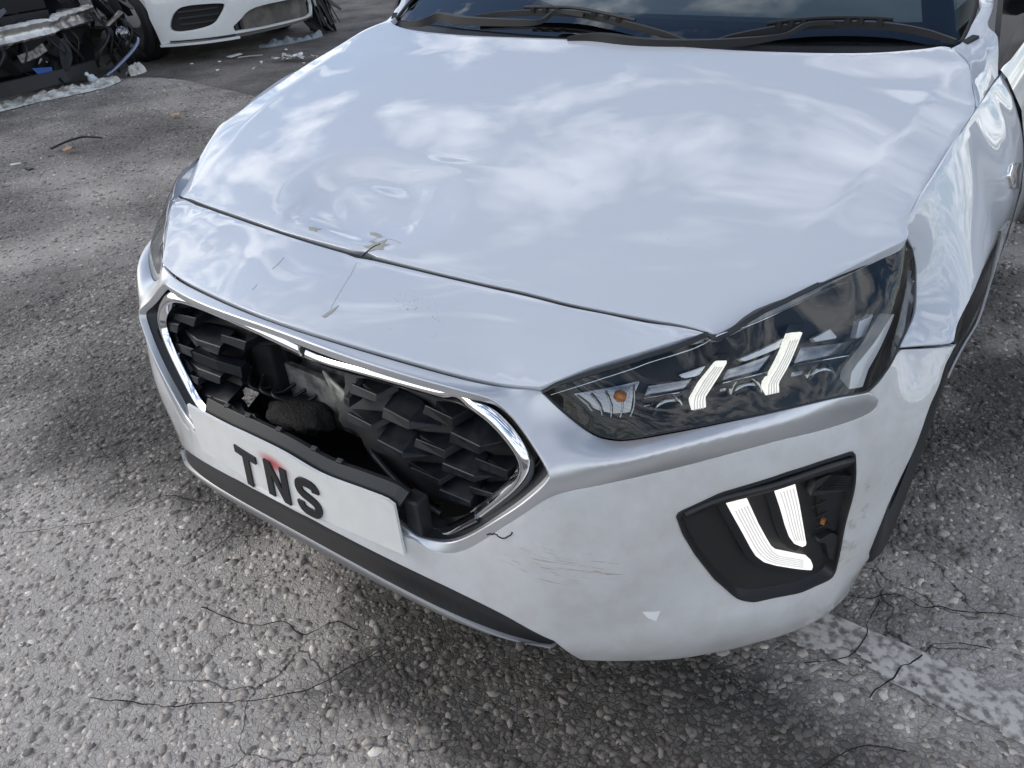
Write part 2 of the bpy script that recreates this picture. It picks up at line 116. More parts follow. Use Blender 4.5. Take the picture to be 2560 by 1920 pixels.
 "HBASE1": [[0.6343, 0.2559, 0.6309], [0.6489, 0.2686, 0.6328], [0.6506, 0.2644, 0.6267], [0.6359, 0.253, 0.6263]],
 "HBASE2": [[0.7118, 0.3305, 0.6333], [0.7258, 0.3464, 0.6328], [0.7272, 0.3421, 0.6274], [0.7138, 0.3269, 0.628]],
 "HSTRIP": [[0.4602, 0.1597, 0.6698], [0.509, 0.1976, 0.6883], [0.566, 0.2496, 0.7084], [0.6219, 0.3025, 0.7259], [0.6826, 0.3744, 0.7482], [0.7348, 0.484, 0.7575], [0.7811, 0.5936, 0.7631], [0.7999, 0.6407, 0.7686]],
 "CRACK": [[0.4113, 0.0479, 0.4624], [0.4235, 0.0515, 0.4689], [0.4281, 0.0529, 0.4656], [0.4352, 0.0552, 0.4629], [0.4419, 0.0575, 0.4666], [0.4461, 0.059, 0.4709], [0.4505, 0.0606, 0.4784]],
 "CHIP": [[0.6215, 0.1519, 0.3134], [0.6379, 0.1648, 0.3089], [0.6442, 0.1699, 0.3095], [0.6394, 0.166, 0.2887], [0.6283, 0.1572, 0.2983]],
 "W1A": [[-0.6265, 1.1304, 0.9549], [-0.5454, 1.1217, 0.961], [-0.5055, 1.1403, 0.9749], [-0.4015, 1.1147, 0.9725], [-0.1663, 1.0969, 0.9784], [-0.1476, 1.1127, 0.987], [-0.1435, 1.1301, 0.9958], [-0.1217, 1.1353, 0.999], [-0.048, 1.123, 0.9943]],
 "W1B": [[-0.3943, 1.1571, 0.9774], [-0.2735, 1.1585, 0.987], [-0.1573, 1.1548, 0.9907], [-0.0757, 1.151, 0.9908], [0.0671, 1.1238, 0.9774], [0.1611, 1.1053, 0.9658], [0.2319, 1.0903, 0.9552]],
 "W2A": [[-0.0458, 1.0464, 0.9559], [0.0175, 1.0575, 0.9617], [0.1367, 1.0487, 0.9553], [0.2691, 1.0639, 0.957], [0.3634, 1.0878, 0.9623], [0.4208, 1.1111, 0.969], [0.4408, 1.1229, 0.973], [0.4476, 1.1467, 0.9842], [0.4674, 1.1586, 0.9882], [0.508, 1.1683, 0.9886]],
 "W2B": [[0.2733, 1.0918, 0.9536], [0.3248, 1.1198, 0.9642], [0.3683, 1.14, 0.971], [0.43, 1.1653, 0.9782], [0.5036, 1.1873, 0.9816], [0.6066, 1.2071, 0.9789], [0.6627, 1.2089, 0.9719], [0.7302, 1.2038, 0.959]],
 "FRIT": [[-0.3015, 1.2856, 1.0268], [-0.1756, 1.2348, 1.008], [0.0522, 1.2102, 0.9988], [0.208, 1.2176, 0.998], [0.4182, 1.2335, 0.9914], [0.5738, 1.258, 0.9866], [0.6266, 1.271, 0.9861], [0.6545, 1.2872, 0.9903], [0.6665, 1.3072, 0.9985], [0.6706, 1.331, 1.0098], [0.6674, 1.3589, 1.0243]],
 "GLB": [[-0.7544, 1.2384, 0.9543], [-0.7087, 1.2067, 0.9459], [-0.588, 1.168, 0.9438], [-0.5128, 1.1463, 0.9421]],
 "GLR": [[0.7233, 1.2165, 0.9485], [0.7357, 1.2309, 0.9537], [0.7382, 1.2768, 0.9762], [0.7306, 1.341, 1.0095]],
 "PIL": [[0.8085, 1.133, 0.8816], [0.8075, 1.2431, 0.8826], [0.8055, 1.2541, 0.8928], [0.794, 1.2665, 0.9549], [0.781, 1.2929, 1.0174]],
 "MARK": [[0.902, 1.0577, 0.7406], [0.902, 1.0493, 0.7672], [0.902, 1.0869, 0.7764], [0.902, 1.1704, 0.7527], [0.902, 1.1174, 0.7443], [0.902, 1.1225, 0.7185]],
 "MIR": [[0.7935, 1.3, 0.9489], [0.8368, 1.3, 0.9399], [0.7904, 1.3, 1.0165], [0.8169, 1.3, 1.017], [0.8016, 1.3, 0.8874]],
 "BEAM": [[-0.2621, 0.24, 0.4182], [-0.2056, 0.24, 0.4263], [-0.0921, 0.24, 0.4343], [-0.1188, 0.24, 0.3333], [-0.2094, 0.24, 0.2824], [-0.3394, 0.24, 0.2895]]}
A = {k: np.array(v, float) for k, v in CV.items() if k != 'BLK'}
M = lambda a: np.asarray(a, float) * [-1, 1, 1]
# ------------------------------------------------------------------ helpers
def tag(o, label=None, cat=None, group=None, kind=None):
    if label: o['label'] = label
    if cat: o['category'] = cat
    if group: o['group'] = group
    if kind: o['kind'] = kind
    return o
def thing(name, label, cat, loc=(0, 0, 0), rz=0, group=None):
    o = bpy.data.objects.new(name, None); COL.objects.link(o); o.location = loc; o.rotation_euler = (0, 0, rz)
    o.empty_display_size = 0.1
    return tag(o, label, cat, group)
def mesh(name, V, F, mat, parent=None, smooth=False, normals=None, label=None):
    me = bpy.data.meshes.new(name)
    me.from_pydata([tuple(v) for v in np.asarray(V, float)], [], [tuple(int(i) for i in f) for f in F])
    if normals is None: me.validate()
    me.update()
    if smooth: me.polygons.foreach_set('use_smooth', [True] * len(me.polygons))
    o = bpy.data.objects.new(name, me); COL.objects.link(o)
    if mat is not None: me.materials.append(mat)
    if normals is not None: me.normals_split_custom_set_from_vertices([tuple(n) for n in normals])
    if parent is not None: o.parent = parent
    if label: o['label'] = label
    return o
def bevel(o, wd, seg=2, ang=35):
    m = o.modifiers.new('bevel', 'BEVEL'); m.width = wd; m.segments = seg; m.limit_method = 'ANGLE'; m.angle_limit = math.radians(ang); return o
def crom(P, n=8, closed=False):
    P = np.asarray(P, float)
    Q = np.vstack([P[-1], P, P[0], P[1]]) if closed else np.vstack([2 * P[0] - P[1], P, 2 * P[-1] - P[-2]])
    o = []
    for i in range(1, len(Q) - 2):
        a, b, c, d = Q[i - 1:i + 3]
        for k in range(n):
            t = k / n
            o.append(.5 * ((2 * b) + (-a + c) * t + (2 * a - 5 * b + 4 * c - d) * t * t + (-a + 3 * b - 3 * c + d) * t ** 3))
    if not closed: o.append(P[-1])
    return np.array(o)
def resamp(P, step=None, n=None, closed=False):
    P = np.asarray(P, float)
    if closed: P = np.vstack([P, P[:1]])
    s = np.r_[0, np.cumsum(np.linalg.norm(np.diff(P, axis=0), axis=1))]
    if n is None: n = max(3, int(s[-1] / step) + 1)
    t = np.linspace(0, s[-1], n + 1 if closed else n)
    if closed: t = t[:-1]
    return np.stack([np.interp(t, s, P[:, k]) for k in range(P.shape[1])], 1)
def unit(v): return v / np.maximum(np.linalg.norm(v, axis=-1, keepdims=True), 1e-12)
def sweep(path, prof, up=None, closed=False, cap=True):
    """sweep a closed 2-D profile (side, up) along a path; returns V, F"""
    P = np.asarray(path, float); n = len(P); prof = np.asarray(prof, float); m = prof.shape[-2]
    T = unit(np.roll(P, -1, 0) - np.roll(P, 1, 0)) if closed else unit(np.gradient(P, axis=0))
    up = np.asarray(up if up is not None else (0, 0, 1), float)
    U = np.broadcast_to(up, P.shape) if up.ndim == 1 else up
    S = unit(np.cross(T, U)); U2 = np.cross(S, T)
    pr = prof if prof.ndim == 3 else np.broadcast_to(prof, (n, m, 2))
    V = (P[:, None] + S[:, None] * pr[..., :1] + U2[:, None] * pr[..., 1:]).reshape(-1, 3)
    F = []
    for i in range(n if closed else n - 1):
        for j in range(m):
            a, b = i * m + j, i * m + (j + 1) % m; c, d = ((i + 1) % n) * m + (j + 1) % m, ((i + 1) % n) * m + j
            F.append((a, b, c, d))
    if cap and not closed: F += [tuple(range(m)), tuple(range((n - 1) * m, n * m))[::-1]]
    return V, F
def circ(r, k=8, ry=None): return [(r * math.cos(2 * PI * i / k), (ry or r) * math.sin(2 * PI * i / k)) for i in range(k)]
def tube(name, path, r, mat, parent=None, k=8, up=(0, 0, 1)):
    V, F = sweep(path, circ(r, k), up); return mesh(name, V, F, mat, parent, True)
def joinm(parts):
    V, F, o = [], [], 0
    for v, f in parts:
        V.append(np.asarray(v, float)); F += [tuple(i + o for i in q) for q in f]; o += len(v)
    return np.vstack(V), F
def box(c, s, R=None):
    c = np.asarray(c, float); s = np.asarray(s, float) / 2
    V = np.array([[x, y, z] for x in (-1, 1) for y in (-1, 1) for z in (-1, 1)]) * s
    if R is not None: V = V @ np.asarray(R).T
    return V + c, [(0, 1, 3, 2), (4, 6, 7, 5), (0, 4, 5, 1), (2, 3, 7, 6), (0, 2, 6, 4), (1, 5, 7, 3)]
def lathe(prof, k=32, axis=0):
    """prof: (radius, along) -> V,F about an axis"""
    V, F = [], []; m = len(prof)
    for i in range(k):
        a = 2 * PI * i / k
        for r, h in prof:
            p = [r * math.cos(a), r * math.sin(a)]; p.insert(axis, h); V.append(p)
    for i in range(k):
        for j in range(m - 1):
            F.append((i * m + j, i * m + j + 1, ((i + 1) % k) * m + j + 1, ((i + 1) % k) * m + j))
    return np.array(V), F
class RBF:
    def __init__(s, uv, w, lam=1e-6):
        uv = np.asarray(uv, float); n = len(uv); s.uv = uv
        K = s.k(uv, uv) + lam * np.eye(n); P = np.c_[np.ones(n), uv]
        s.c = np.linalg.solve(np.block([[K, P], [P.T, np.zeros((3, 3))]]), np.r_[w, 0, 0, 0])
    def k(s, a, b):
        r2 = ((a[:, None] - b[None]) ** 2).sum(2); return np.where(r2 > 1e-14, .5 * r2 * np.log(r2 + 1e-14), 0)
    def __call__(s, uv):
        uv = np.atleast_2d(uv); return s.k(uv, s.uv) @ s.c[:-3] + np.c_[np.ones(len(uv)), uv] @ s.c[-3:]
class Poly:
    """least-squares polynomial surface; even=True keeps it symmetric in u"""
    def __init__(s, uv, w, du, dv, even=False, tot=9, wt=None):
        uv = np.asarray(uv, float); s.c = uv.mean(0); s.h = np.abs(uv - s.c).max(0); s.even = even
        if even: s.c[0] = 0; s.h[0] = np.abs(uv[:, 0]).max()
        s.p = [(i, j) for i in range(0, du + 1, 2 if even else 1) for j in range(dv + 1) if i + j <= tot]; s.uv = uv
        B = s.b(uv); W = np.ones(len(uv)) if wt is None else np.asarray(wt)
        s.k = np.linalg.solve((B * W[:, None]).T @ B + 1e-6 * np.eye(B.shape[1]), (B * W[:, None]).T @ w)
    def b(s, uv): q = (np.atleast_2d(uv) - s.c) / s.h; return np.stack([q[:, 0] ** i * q[:, 1] ** j for i, j in s.p], 1)
    def __call__(s, uv): return s.b(uv) @ s.k
# plan-profile frame: (arc length, z, inset) around the nose of the car
PX = [0, .125, .25, .376, .47, .555, .65, .73, .79, .83, .86, .88, .895, .903, .907, .912]
PY = [-.015, -.011, .003, .032, .062, .11, .18, .26, .335, .40, .455, .505, .56, .62, .70, 1.2]
PR = np.stack([PX, PY], 1); PR = np.vstack([PR[:0:-1] * [-1, 1], PR]); PRS = crom(PR, 12)
PN = np.gradient(PRS, axis=0); PN = unit(np.stack([PN[:, 1], -PN[:, 0]], 1))
SS = np.r_[0, np.cumsum(np.linalg.norm(np.diff(PRS, axis=0), axis=1))]; SS -= SS[len(SS) // 2]
class PlanFrame:
    def to(s, X):
        X = np.atleast_2d(X); a = PRS[:-1]; e = PRS[1:] - a; o = np.empty((len(X), 3))
        for i, p in enumerate(X):
            t = np.clip(((p[:2] - a) * e).sum(1) / (e * e).sum(1), 0, 1); c = a + e * t[:, None]; k = ((c - p[:2]) ** 2).sum(1).argmin()
            n = PN[k] * (1 - t[k]) + PN[k + 1] * t[k]; n /= np.linalg.norm(n)
            o[i] = SS[k] + t[k] * (SS[k + 1] - SS[k]), p[2], -((p[:2] - c[k]) @ n)
        return o
    def fr(s, q):
        q = np.atleast_2d(q); P = np.stack([np.interp(q[:, 0], SS, PRS[:, k]) for k in (0, 1)], 1)
        n = unit(np.stack([np.interp(q[:, 0], SS, PN[:, k]) for k in (0, 1)], 1)); xy = P - n * q[:, 2:3]
        return np.c_[xy, q[:, 1]]
    sign = -1.0
class AxFrame:
    """u,v,w are coordinate axes"""
    def __init__(s, u, v, w, sign=1.0): s.ax = (u, v, w); s.sign = sign
    def to(s, X): return np.atleast_2d(X)[:, list(s.ax)]
    def fr(s, q):
        o = np.empty_like(np.atleast_2d(q)); o[:, s.ax[0]] = q[:, 0]; o[:, s.ax[1]] = q[:, 1]; o[:, s.ax[2]] = q[:, 2]; return o
class PlaneFrame:
    def __init__(s, pts, toward):
        pts = np.asarray(pts, float); s.c = pts.mean(0); _, _, vt = np.linalg.svd(pts - s.c); n = vt[2]
        if n @ np.asarray(toward, float) < 0: n = -n
        s.B = np.stack([vt[0], np.cross(n, vt[0]), n]); s.sign = 1.0
    def to(s, X): return (np.atleast_2d(X) - s.c) @ s.B.T
    def fr(s, q): return np.atleast_2d(q) @ s.B + s.c
class TiltFrame:
    sign = 1.0
    def __init__(s, n): n = unit(np.asarray(n, float)); s.B = np.stack([np.array([1., 0, 0]), np.cross(n, [1., 0, 0]), n])
    def to(s, X): return np.atleast_2d(X) @ s.B.T
    def fr(s, q): return np.atleast_2d(q) @ s.B
TILT = TiltFrame((0, -.72, .69))
PLAN = PlanFrame(); TOP = AxFrame(0, 1, 2)
def inpoly(p, poly):
    x, y = p[:, 0], p[:, 1]; ins = np.zeros(len(p), bool); n = len(poly); j = n - 1
    for i in range(n):
        xi, yi = poly[i]; xj, yj = poly[j]
        c = ((yi > y) != (yj > y)) & (x < (xj - xi) * (y - yi) / ((yj - yi) if yj != yi else 1e-12) + xi); ins ^= c; j = i
    return ins
def distpoly(p, poly):
    a = poly; b = np.roll(poly, -1, 0); e = b - a; d = np.full(len(p), 1e9)
    for i in range(len(a)):
        t = np.clip(((p - a[i]) @ e[i]) / max(e[i] @ e[i], 1e-12), 0, 1); d = np.minimum(d, np.linalg.norm(p - (a[i] + t[:, None] * e[i]), axis=1))
    return d
class Field:
    """smooth surface w(u,v) through control points in a frame; extra(X)->offset along outward normal"""
    def __init__(s, frame, ctrl, lam=1e-5, extra=None, poly=None, sub=None):
        s.f = frame; q = frame.to(ctrl); s.r = RBF(q[:, :2], q[:, 2], lam) if poly is None else Poly(q[:, :2], q[:, 2] - (sub(q[:, :2]) if sub else 0), *poly); s.extra = extra
        s.res = np.abs(s.r(q[:, :2]) - q[:, 2])
    def X(s, uv, off=0.0):
        uv = np.atleast_2d(uv); wv = s.r(uv) + s.f.sign * off
        if s.extra is not None: wv = wv + s.f.sign * s.extra(uv)
        return s.f.fr(np.c_[uv, wv])
    def nrm(s, uv):
        h = 2e-4; uv = np.atleast_2d(uv)
        du = s.X(uv + [h, 0]) - s.X(uv - [h, 0]); dv = s.X(uv + [0, h]) - s.X(uv - [0, h]); n = unit(np.cross(du, dv))
        w0 = s.X(uv, .01) - s.X(uv, -.01); sg = np.sign((n * w0).sum(1)); return n * sg[:, None]
    def on(s, X3, off=0.0): return s.X(s.f.to(X3)[:, :2], off)
def panel(name, fld, outline, mat, parent, holes=(), step=.012, bstep=.008, flange=.015, off=0.0, rnd=.0015, fmat=None, label=None):
    """trimmed sheet with a folded edge: outline and holes are 3-D polylines"""
    def uvp(P): return resamp(fld.f.to(P)[:, :2], bstep, closed=True)
    def ccw(p):
        a = ((p[:, 0] * np.roll(p[:, 1], -1)) - (np.roll(p[:, 0], -1) * p[:, 1])).sum(); return p if a > 0 else p[::-1]
    ol = ccw(uvp(outline)); hs = [ccw(uvp(h))[::-1] for h in holes]; loops = [ol] + hs
    lo, hi = ol.min(0), ol.max(0); gx, gy = np.arange(lo[0], hi[0], step), np.arange(lo[1], hi[1], step * .866)
    G = np.array([(x + (step / 2 if j % 2 else 0), y) for j, y in enumerate(gy) for x in gx])
    G = G[inpoly(G, ol)]; keep = distpoly(G, ol) > step * .55
    for h in hs: keep &= ~inpoly(G, h) & (distpoly(G, h) > step * .55)
    G = G[keep]; pts, edges = [], []
    for l in loops:
        b = len(pts); pts += [tuple(p) for p in l]; edges += [(b + i, b + (i + 1) % len(l)) for i in range(len(l))]
    nb = len(pts); pts += [tuple(p) for p in G]
    vo, eo, fo, ov, oe, of = delaunay_2d_cdt([Vector(p) for p in pts], edges, [], 0, 1e-7)
    V2 = np.array([(v[0], v[1]) for v in vo]); F = np.array([f for f in fo if len(f) == 3])
    c = V2[F].mean(1); k = inpoly(c, ol)
    for h in hs: k &= ~inpoly(c, h)
    F = F[k]
    X = fld.X(V2, off); Nn = fld.nrm(V2)
    # orientation
    fn = np.cross(X[F[:, 1]] - X[F[:, 0]], X[F[:, 2]] - X[F[:, 0]]); fl = (fn * Nn[F[:, 0]]).sum(1) < 0; F[fl] = F[fl][:, ::-1]
    V = [X]; NN = [Nn]; FF = [tuple(f) for f in F]
    if flange:
        idx = {}
        for i, o_ in enumerate(ov):
            for q in o_: idx[q] = i
        base = len(X); b0 = 0
        for l in loops:
            n = len(l); ids = [idx.get(b0 + i) for i in range(n)]; b0 += n
            ids = [i for j, i in enumerate(ids) if i is not None and i != ids[j - 1]]; n = len(ids)
            P = X[ids]; Nv = Nn[ids]; T = unit(np.roll(P, -1, 0) - np.roll(P, 1, 0)); O = unit(np.cross(T, Nv))
            r1 = P + O * rnd - Nv * rnd; r2 = P + O * rnd - Nv * flange
            V += [r1, r2]; NN += [unit(O + .15 * Nv), O]
            for i in range(n):
                j = (i + 1) % n; a, b = ids[i], ids[j]
                FF += [(a, base + i, base + j, b), (base + i, base + n + i, base + n + j, base + j)]
            NN[0] = NN[0].copy(); NN[0][ids] = unit(Nv + .12 * O)
            base += 2 * n
    return mesh(name, np.vstack(V), FF, mat, parent, True, np.vstack(NN), label)
def slab(name, fld, outline, mat, parent, off, thick, step=.02, bstep=.006, sm=True, label=None):
    """a solid pad with the given outline, front face at off above fld"""
    return panel(name, fld, outline, mat, parent, step=step, bstep=bstep, flange=thick, off=off, rnd=.0008, label=label)
# ------------------------------------------------------------------ materials
def pmat(name, col, rough=.5, metal=0, coat=0, spec=.5, emit=None, es=0, coat_r=.03):
    m = bpy.data.materials.new(name); m.use_nodes = True; b = m.node_tree.nodes['Principled BSDF']
    b.inputs['Base Color'].default_value = (*col, 1); b.inputs['Roughness'].default_value = rough; b.inputs['Metallic'].default_value = metal
    b.inputs['Coat Weight'].default_value = coat; b.inputs['Coat Roughness'].default_value = coat_r; b.inputs['Specular IOR Level'].default_value = spec
    if emit: b.inputs['Emission Color'].default_value = (*emit, 1); b.inputs['Emission Strength'].default_value = es
    return m
def nz(m, scale, c0, c1, p0=.4, p1=.6, bump=0, detail=6, rough=None, obj=True, dist=.002, stretch=None):
    """noise colour + bump on a principled material"""
    t = m.node_tree; b = t.nodes['Principled BSDF']; co = N(t, 'ShaderNodeTexCoord')
    src = co.outputs['Object']
    if stretch: q = N(t, 'ShaderNodeMapping'); q.inputs['Scale'].default_value = stretch; LK(t, src, q.inputs[0]); src = q.outputs[0]
    n = N(t, 'ShaderNodeTexNoise', i_Scale=scale, i_Detail=detail); LK(t, src, n.inputs['Vector'])
    r = N(t, 'ShaderNodeValToRGB'); LK(t, n.outputs['Fac'], r.inputs[0]); el = r.color_ramp.elements
    el[0].position = p0; el[0].color = (*c0, 1); el[1].position = p1; el[1].color = (*c1, 1); LK(t, r.outputs[0], b.inputs['Base Color'])
    if bump: bp = N(t, 'ShaderNodeBump', i_Strength=bump, i_Distance=dist); LK(t, n.outputs['Fac'], bp.inputs['Height']); LK(t, bp.outputs[0], b.inputs['Normal'])
    if rough: mr = N(t, 'ShaderNodeMapRange'); mr.inputs[3].default_value = rough[0]; mr.inputs[4].default_value = rough[1]; LK(t, n.outputs['Fac'], mr.inputs[0]); LK(t, mr.outputs[0], b.inputs['Roughness'])
    return m
def paint(name, col, dirt=0.0, scuff=None, rough=.35):
    """white car paint: clear coat, faint orange peel, specks of dirt, optional scuffed area (centre, radii)"""
    m = pmat(name, col, .5, 0, 1.0, .15, coat_r=.012); m.node_tree.nodes['Principled BSDF'].inputs['Coat IOR'].default_value = 1.65; t = m.node_tree; b = t.nodes['Principled BSDF']; co = N(t, 'ShaderNodeTexCoord')
    sp = N(t, 'ShaderNodeTexNoise', i_Scale=260.0, i_Detail=2.0); LK(t, co.outputs['Object'], sp.inputs['Vector'])
    s2 = N(t, 'ShaderNodeTexNoise', i_Scale=9.0, i_Detail=4.0); LK(t, co.outputs['Object'], s2.inputs['Vector'])
    mu = N(t, 'ShaderNodeMath', operation='MULTIPLY'); LK(t, sp.outputs['Fac'], mu.inputs[0]); LK(t, s2.outputs['Fac'], mu.inputs[1])
    r = N(t, 'ShaderNodeMapRange'); r.inputs[1].default_value = .475; r.inputs[2].default_value = .49; r.inputs[4].default_value = .5; LK(t, mu.outputs[0], r.inputs[0])
    mix = N(t, 'ShaderNodeMix', data_type='RGBA'); mix.inputs[6].default_value = (*col, 1); mix.inputs[7].default_value = (.16, .14, .12, 1); LK(t, r.outputs[0], mix.inputs[0])
    last = mix.outputs[2]
    if dirt:
        d1 = N(t, 'ShaderNodeTexNoise', i_Scale=14.0, i_Detail=8.0, i_Roughness=.65); LK(t, co.outputs['Object'], d1.inputs['Vector'])
        r2 = N(t, 'ShaderNodeMapRange'); r2.inputs[1].default_value = .42; r2.inputs[2].default_value = .75; r2.inputs[4].default_value = dirt; LK(t, d1.outputs['Fac'], r2.inputs[0])
        mm = N(t, 'ShaderNodeMix', data_type='RGBA'); mm.inputs[7].default_value = (.36, .31, .25, 1); LK(t, last, mm.inputs[6]); LK(t, r2.outputs[0], mm.inputs[0]); last = mm.outputs[2]
    for c, rad, rot, sc, thr, cc in (scuff or []):
        q = N(t, 'ShaderNodeMapping', vector_type='TEXTURE'); q.inputs['Location'].default_value = c; q.inputs['Rotation'].default_value = rot; q.inputs['Scale'].default_value = rad; LK(t, co.outputs['Object'], q.inputs[0])
        ln = N(t, 'ShaderNodeVectorMath', operation='LENGTH'); LK(t, q.outputs[0], ln.inputs[0])
        q2 = N(t, 'ShaderNodeMapping', vector_type='TEXTURE'); q2.inputs['Location'].default_value = c; q2.inputs['Rotation'].default_value = rot; q2.inputs['Scale'].default_value = sc; LK(t, co.outputs['Object'], q2.inputs[0])
        nn = N(t, 'ShaderNodeTexNoise', i_Scale=1.0, i_Detail=5.0, i_Roughness=.7); LK(t, q2.outputs[0], nn.inputs['Vector'])
        f1 = N(t, 'ShaderNodeMapRange'); f1.inputs[1].default_value = 1.0; f1.inputs[2].default_value = .3; f1.inputs[4].default_value = .16; LK(t, ln.outputs['Value'], f1.inputs[0])
        ad_ = N(t, 'ShaderNodeMath', operation='ADD'); LK(t, nn.outputs['Fac'], ad_.inputs[0]); LK(t, f1.outputs[0], ad_.inputs[1])
        f2 = N(t, 'ShaderNodeMapRange'); f2.inputs[1].default_value = thr; f2.inputs[2].default_value = thr + .05; f2.inputs[4].default_value = .75; LK(t, ad_.outputs[0], f2.inputs[0])
        f3 = N(t, 'ShaderNodeMath', operation='LESS_THAN', i_1=1.0); LK(t, ln.outputs['Value'], f3.inputs[0])
        f4 = N(t, 'ShaderNodeMath', operation='MULTIPLY'); LK(t, f2.outputs[0], f4.inputs[0]); LK(t, f3.outputs[0], f4.inputs[1])
        mm = N(t, 'ShaderNodeMix', data_type='RGBA'); mm.inputs[7].default_value = (*cc, 1); LK(t, last, mm.inputs[6]); LK(t, f4.outputs[0], mm.inputs[0]); last = mm.outputs[2]
    LK(t, last, b.inputs['Base Color'])
    return m
def glassy(name, tint=(.92, .95, .96), ior=1.5, gloss=.01):
    m = bpy.data.materials.new(name); m.use_nodes = True; t = m.node_tree; t.nodes.clear()
    o = N(t, 'ShaderNodeOutputMaterial'); tr = N(t, 'ShaderNodeBsdfTransparent'); tr.inputs[0].default_value = (*tint, 1)
    g = N(t, 'ShaderNodeBsdfGlossy', i_Roughness=gloss); f = N(t, 'ShaderNodeFresnel', i_IOR=ior); mxs = N(t, 'ShaderNodeMixShader')
    LK(t, f.outputs[0], mxs.inputs[0]); LK(t, tr.outputs[0], mxs.inputs[1]); LK(t, g.outputs[0], mxs.inputs[2]); LK(t, mxs.outputs[0], o.inputs[0]); return m
WHITE = (.535, .565, .61)
M_hood = paint('white_paint', WHITE)
M_bump = paint('white_bumper_paint', (.62, .62, .615), .34, [((.52, .10, .42), (.17, .2, .055), (0, math.radians(12), math.radians(35)), (.05, .045, .004), .70, (.36, .31, .26)),
                                                           ((.83, .42, .36), (.08, .2, .2), (0, 0, 0), (.03, .03, .03), .70, (.45, .42, .38)),
                                                           ((-.47, .06, .30), (.08, .2, .12), (0, 0, 0), (.02, .02, .05), .66, (.40, .36, .31))])
M_nose = paint('white_nose_paint', WHITE, .05, [
                                               ((.22, .13, .71), (.16, .08, .1), (0, 0, .5), (.03, .006, .01), .78, (.5, .5, .5))])
M_silver = pmat('satin_silver', (.62, .63, .645), .32, .72)
M_chrome = pmat('chrome', (.86, .87, .89), .07, 1.0)
M_bright = pmat('bright_lamp_trim', (.92, .93, .95), .3, .15)
M_dchrome = pmat('dark_chrome', (.20, .20, .21), .12, 1.0)
M_black = pmat('black_plastic', (.018, .019, .021), .42); nz(M_black, 900, (.015, .016, .018), (.024, .025, .027), bump=.08, dist=.0006)
M_grille = pmat('grille_plastic', (.016, .018, .022), .34, spec=.3); nz(M_grille, 60, (.007, .0085, .012), (.012, .014, .019), rough=(.28, .40))
M_insert = pmat('grille_insert_black', (.006, .0065, .008), .5)
M_matte = pmat('matt_black', (.010, .010, .011), .8)
M_rubber = pmat('rubber', (.016, .016, .017), .65)
M_lens = glassy('clear_lens', (.90, .92, .93), 1.52); M_glass = glassy('window_glass', (.70, .76, .76), 2.05)
M_hous = pmat('lamp_housing', (.018, .019, .021), .35, spec=.3)
M_refl = pmat('lamp_reflector', (.42, .43, .44), .16, 1.0)
M_cell = pmat('smoked_cell', (.30, .30, .31), .16, .9)
M_amber2 = pmat('dull_amber', (.30, .12, .03), .5)
M_amber = pmat('amber_bulb', (.75, .25, .03), .3)
def led(name, col, st, sc):
    m = pmat(name, (.35, .35, .35), .2, emit=col, es=st); t = m.node_tree; b = t.nodes['Principled BSDF']; co = N(t, 'ShaderNodeTexCoord')
    wv = N(t, 'ShaderNodeTexNoise', i_Scale=sc, i_Detail=2.0); q = N(t, 'ShaderNodeMapping'); q.inputs['Scale'].default_value = (1, 1, .12); LK(t, co.outputs['Object'], q.inputs[0]); LK(t, q.outputs[0], wv.inputs['Vector'])
    r = N(t, 'ShaderNodeMapRange'); r.inputs[1].default_value = .36; r.inputs[2].default_value = .60; r.inputs[3].default_value = st * .85; r.inputs[4].default_value = st * 1.05; LK(t, wv.outputs['Fac'], r.inputs[0]); LK(t, r.outputs[0], b.inputs['Emission Strength'])
    bp = N(t, 'ShaderNodeBump', i_Strength=.5, i_Distance=.002); LK(t, wv.outputs['Fac'], bp.inputs['Height']); LK(t, bp.outputs[0], b.inputs['Normal']); return m
M_led = led('headlight_led', (1, 1, .90), .95, 300); M_fog = led('running_light_led', (1, .97, .92), .95, 420)
M_plate = pmat('plate_white', (.72, .72, .69), .32, 0, .4); nz(M_plate, 22, (.70, .70, .67), (.76, .76, .73), .3, .7)
M_letter = pmat('letter_black', (.012, .012, .013), .28)
M_metal = pmat('dusty_metal', (.4, .4, .37), .6, .2); nz(M_metal, 35, (.13, .13, .12), (.42, .41, .38), .35, .62, bump=.2)
M_foam = pmat('black_foam', (.006, .006, .007), .8); nz(M_foam, 180, (.004, .004, .005), (.010, .0105, .011), bump=1.0, dist=.004)
M_primer = pmat('bare_primer', (.34, .33, .29), .6)
M_plastic_w = pmat('torn_white_plastic', (.85, .85, .84), .4)
# ------------------------------------------------------------------ THE CAR
car = thing('car', 'white hatchback with a dented bonnet, smashed grille and lit running lights', 'car')
G, PB, BLc, LTc, LBc, SIc, CT = (A[k] for k in ('G', 'PB', 'BL', 'LT', 'LB', 'SI', 'CT'))
SW, HLlow, HLtop, HLout, SEAM, HE, AR, BB, CH, LEDGE, FOGo, SIR, WR, CHR = (A[k] for k in ('SW', 'HLlow', 'HLtop', 'HLout', 'SEAM', 'HE', 'AR', 'BB', 'CH', 'LEDGE', 'FOG', 'SIR', 'WR', 'CHR'))
RE = np.array([(0, 1.05, .955), (.297, 1.05, .951), (.47, 1.07, .950), (.594, 1.10, .949), (.678, 1.14, .949), (.727, 1.18, .950)])
RIDGE = np.array([(.744, .98, .928), (.726, .822, .913), (.706, .704, .897), (.684, .608, .878), (.661, .53, .858), (.641, .452, .836), (.600, .395, .812)])
CEN = np.array([(0, .35, .806), (0, .5, .857), (0, .7, .907), (0, .9, .940)])
mir = lambda P, i=1: np.vstack([M(P[i:])[::-1], P])        # left + right from a right half that starts on the centre line
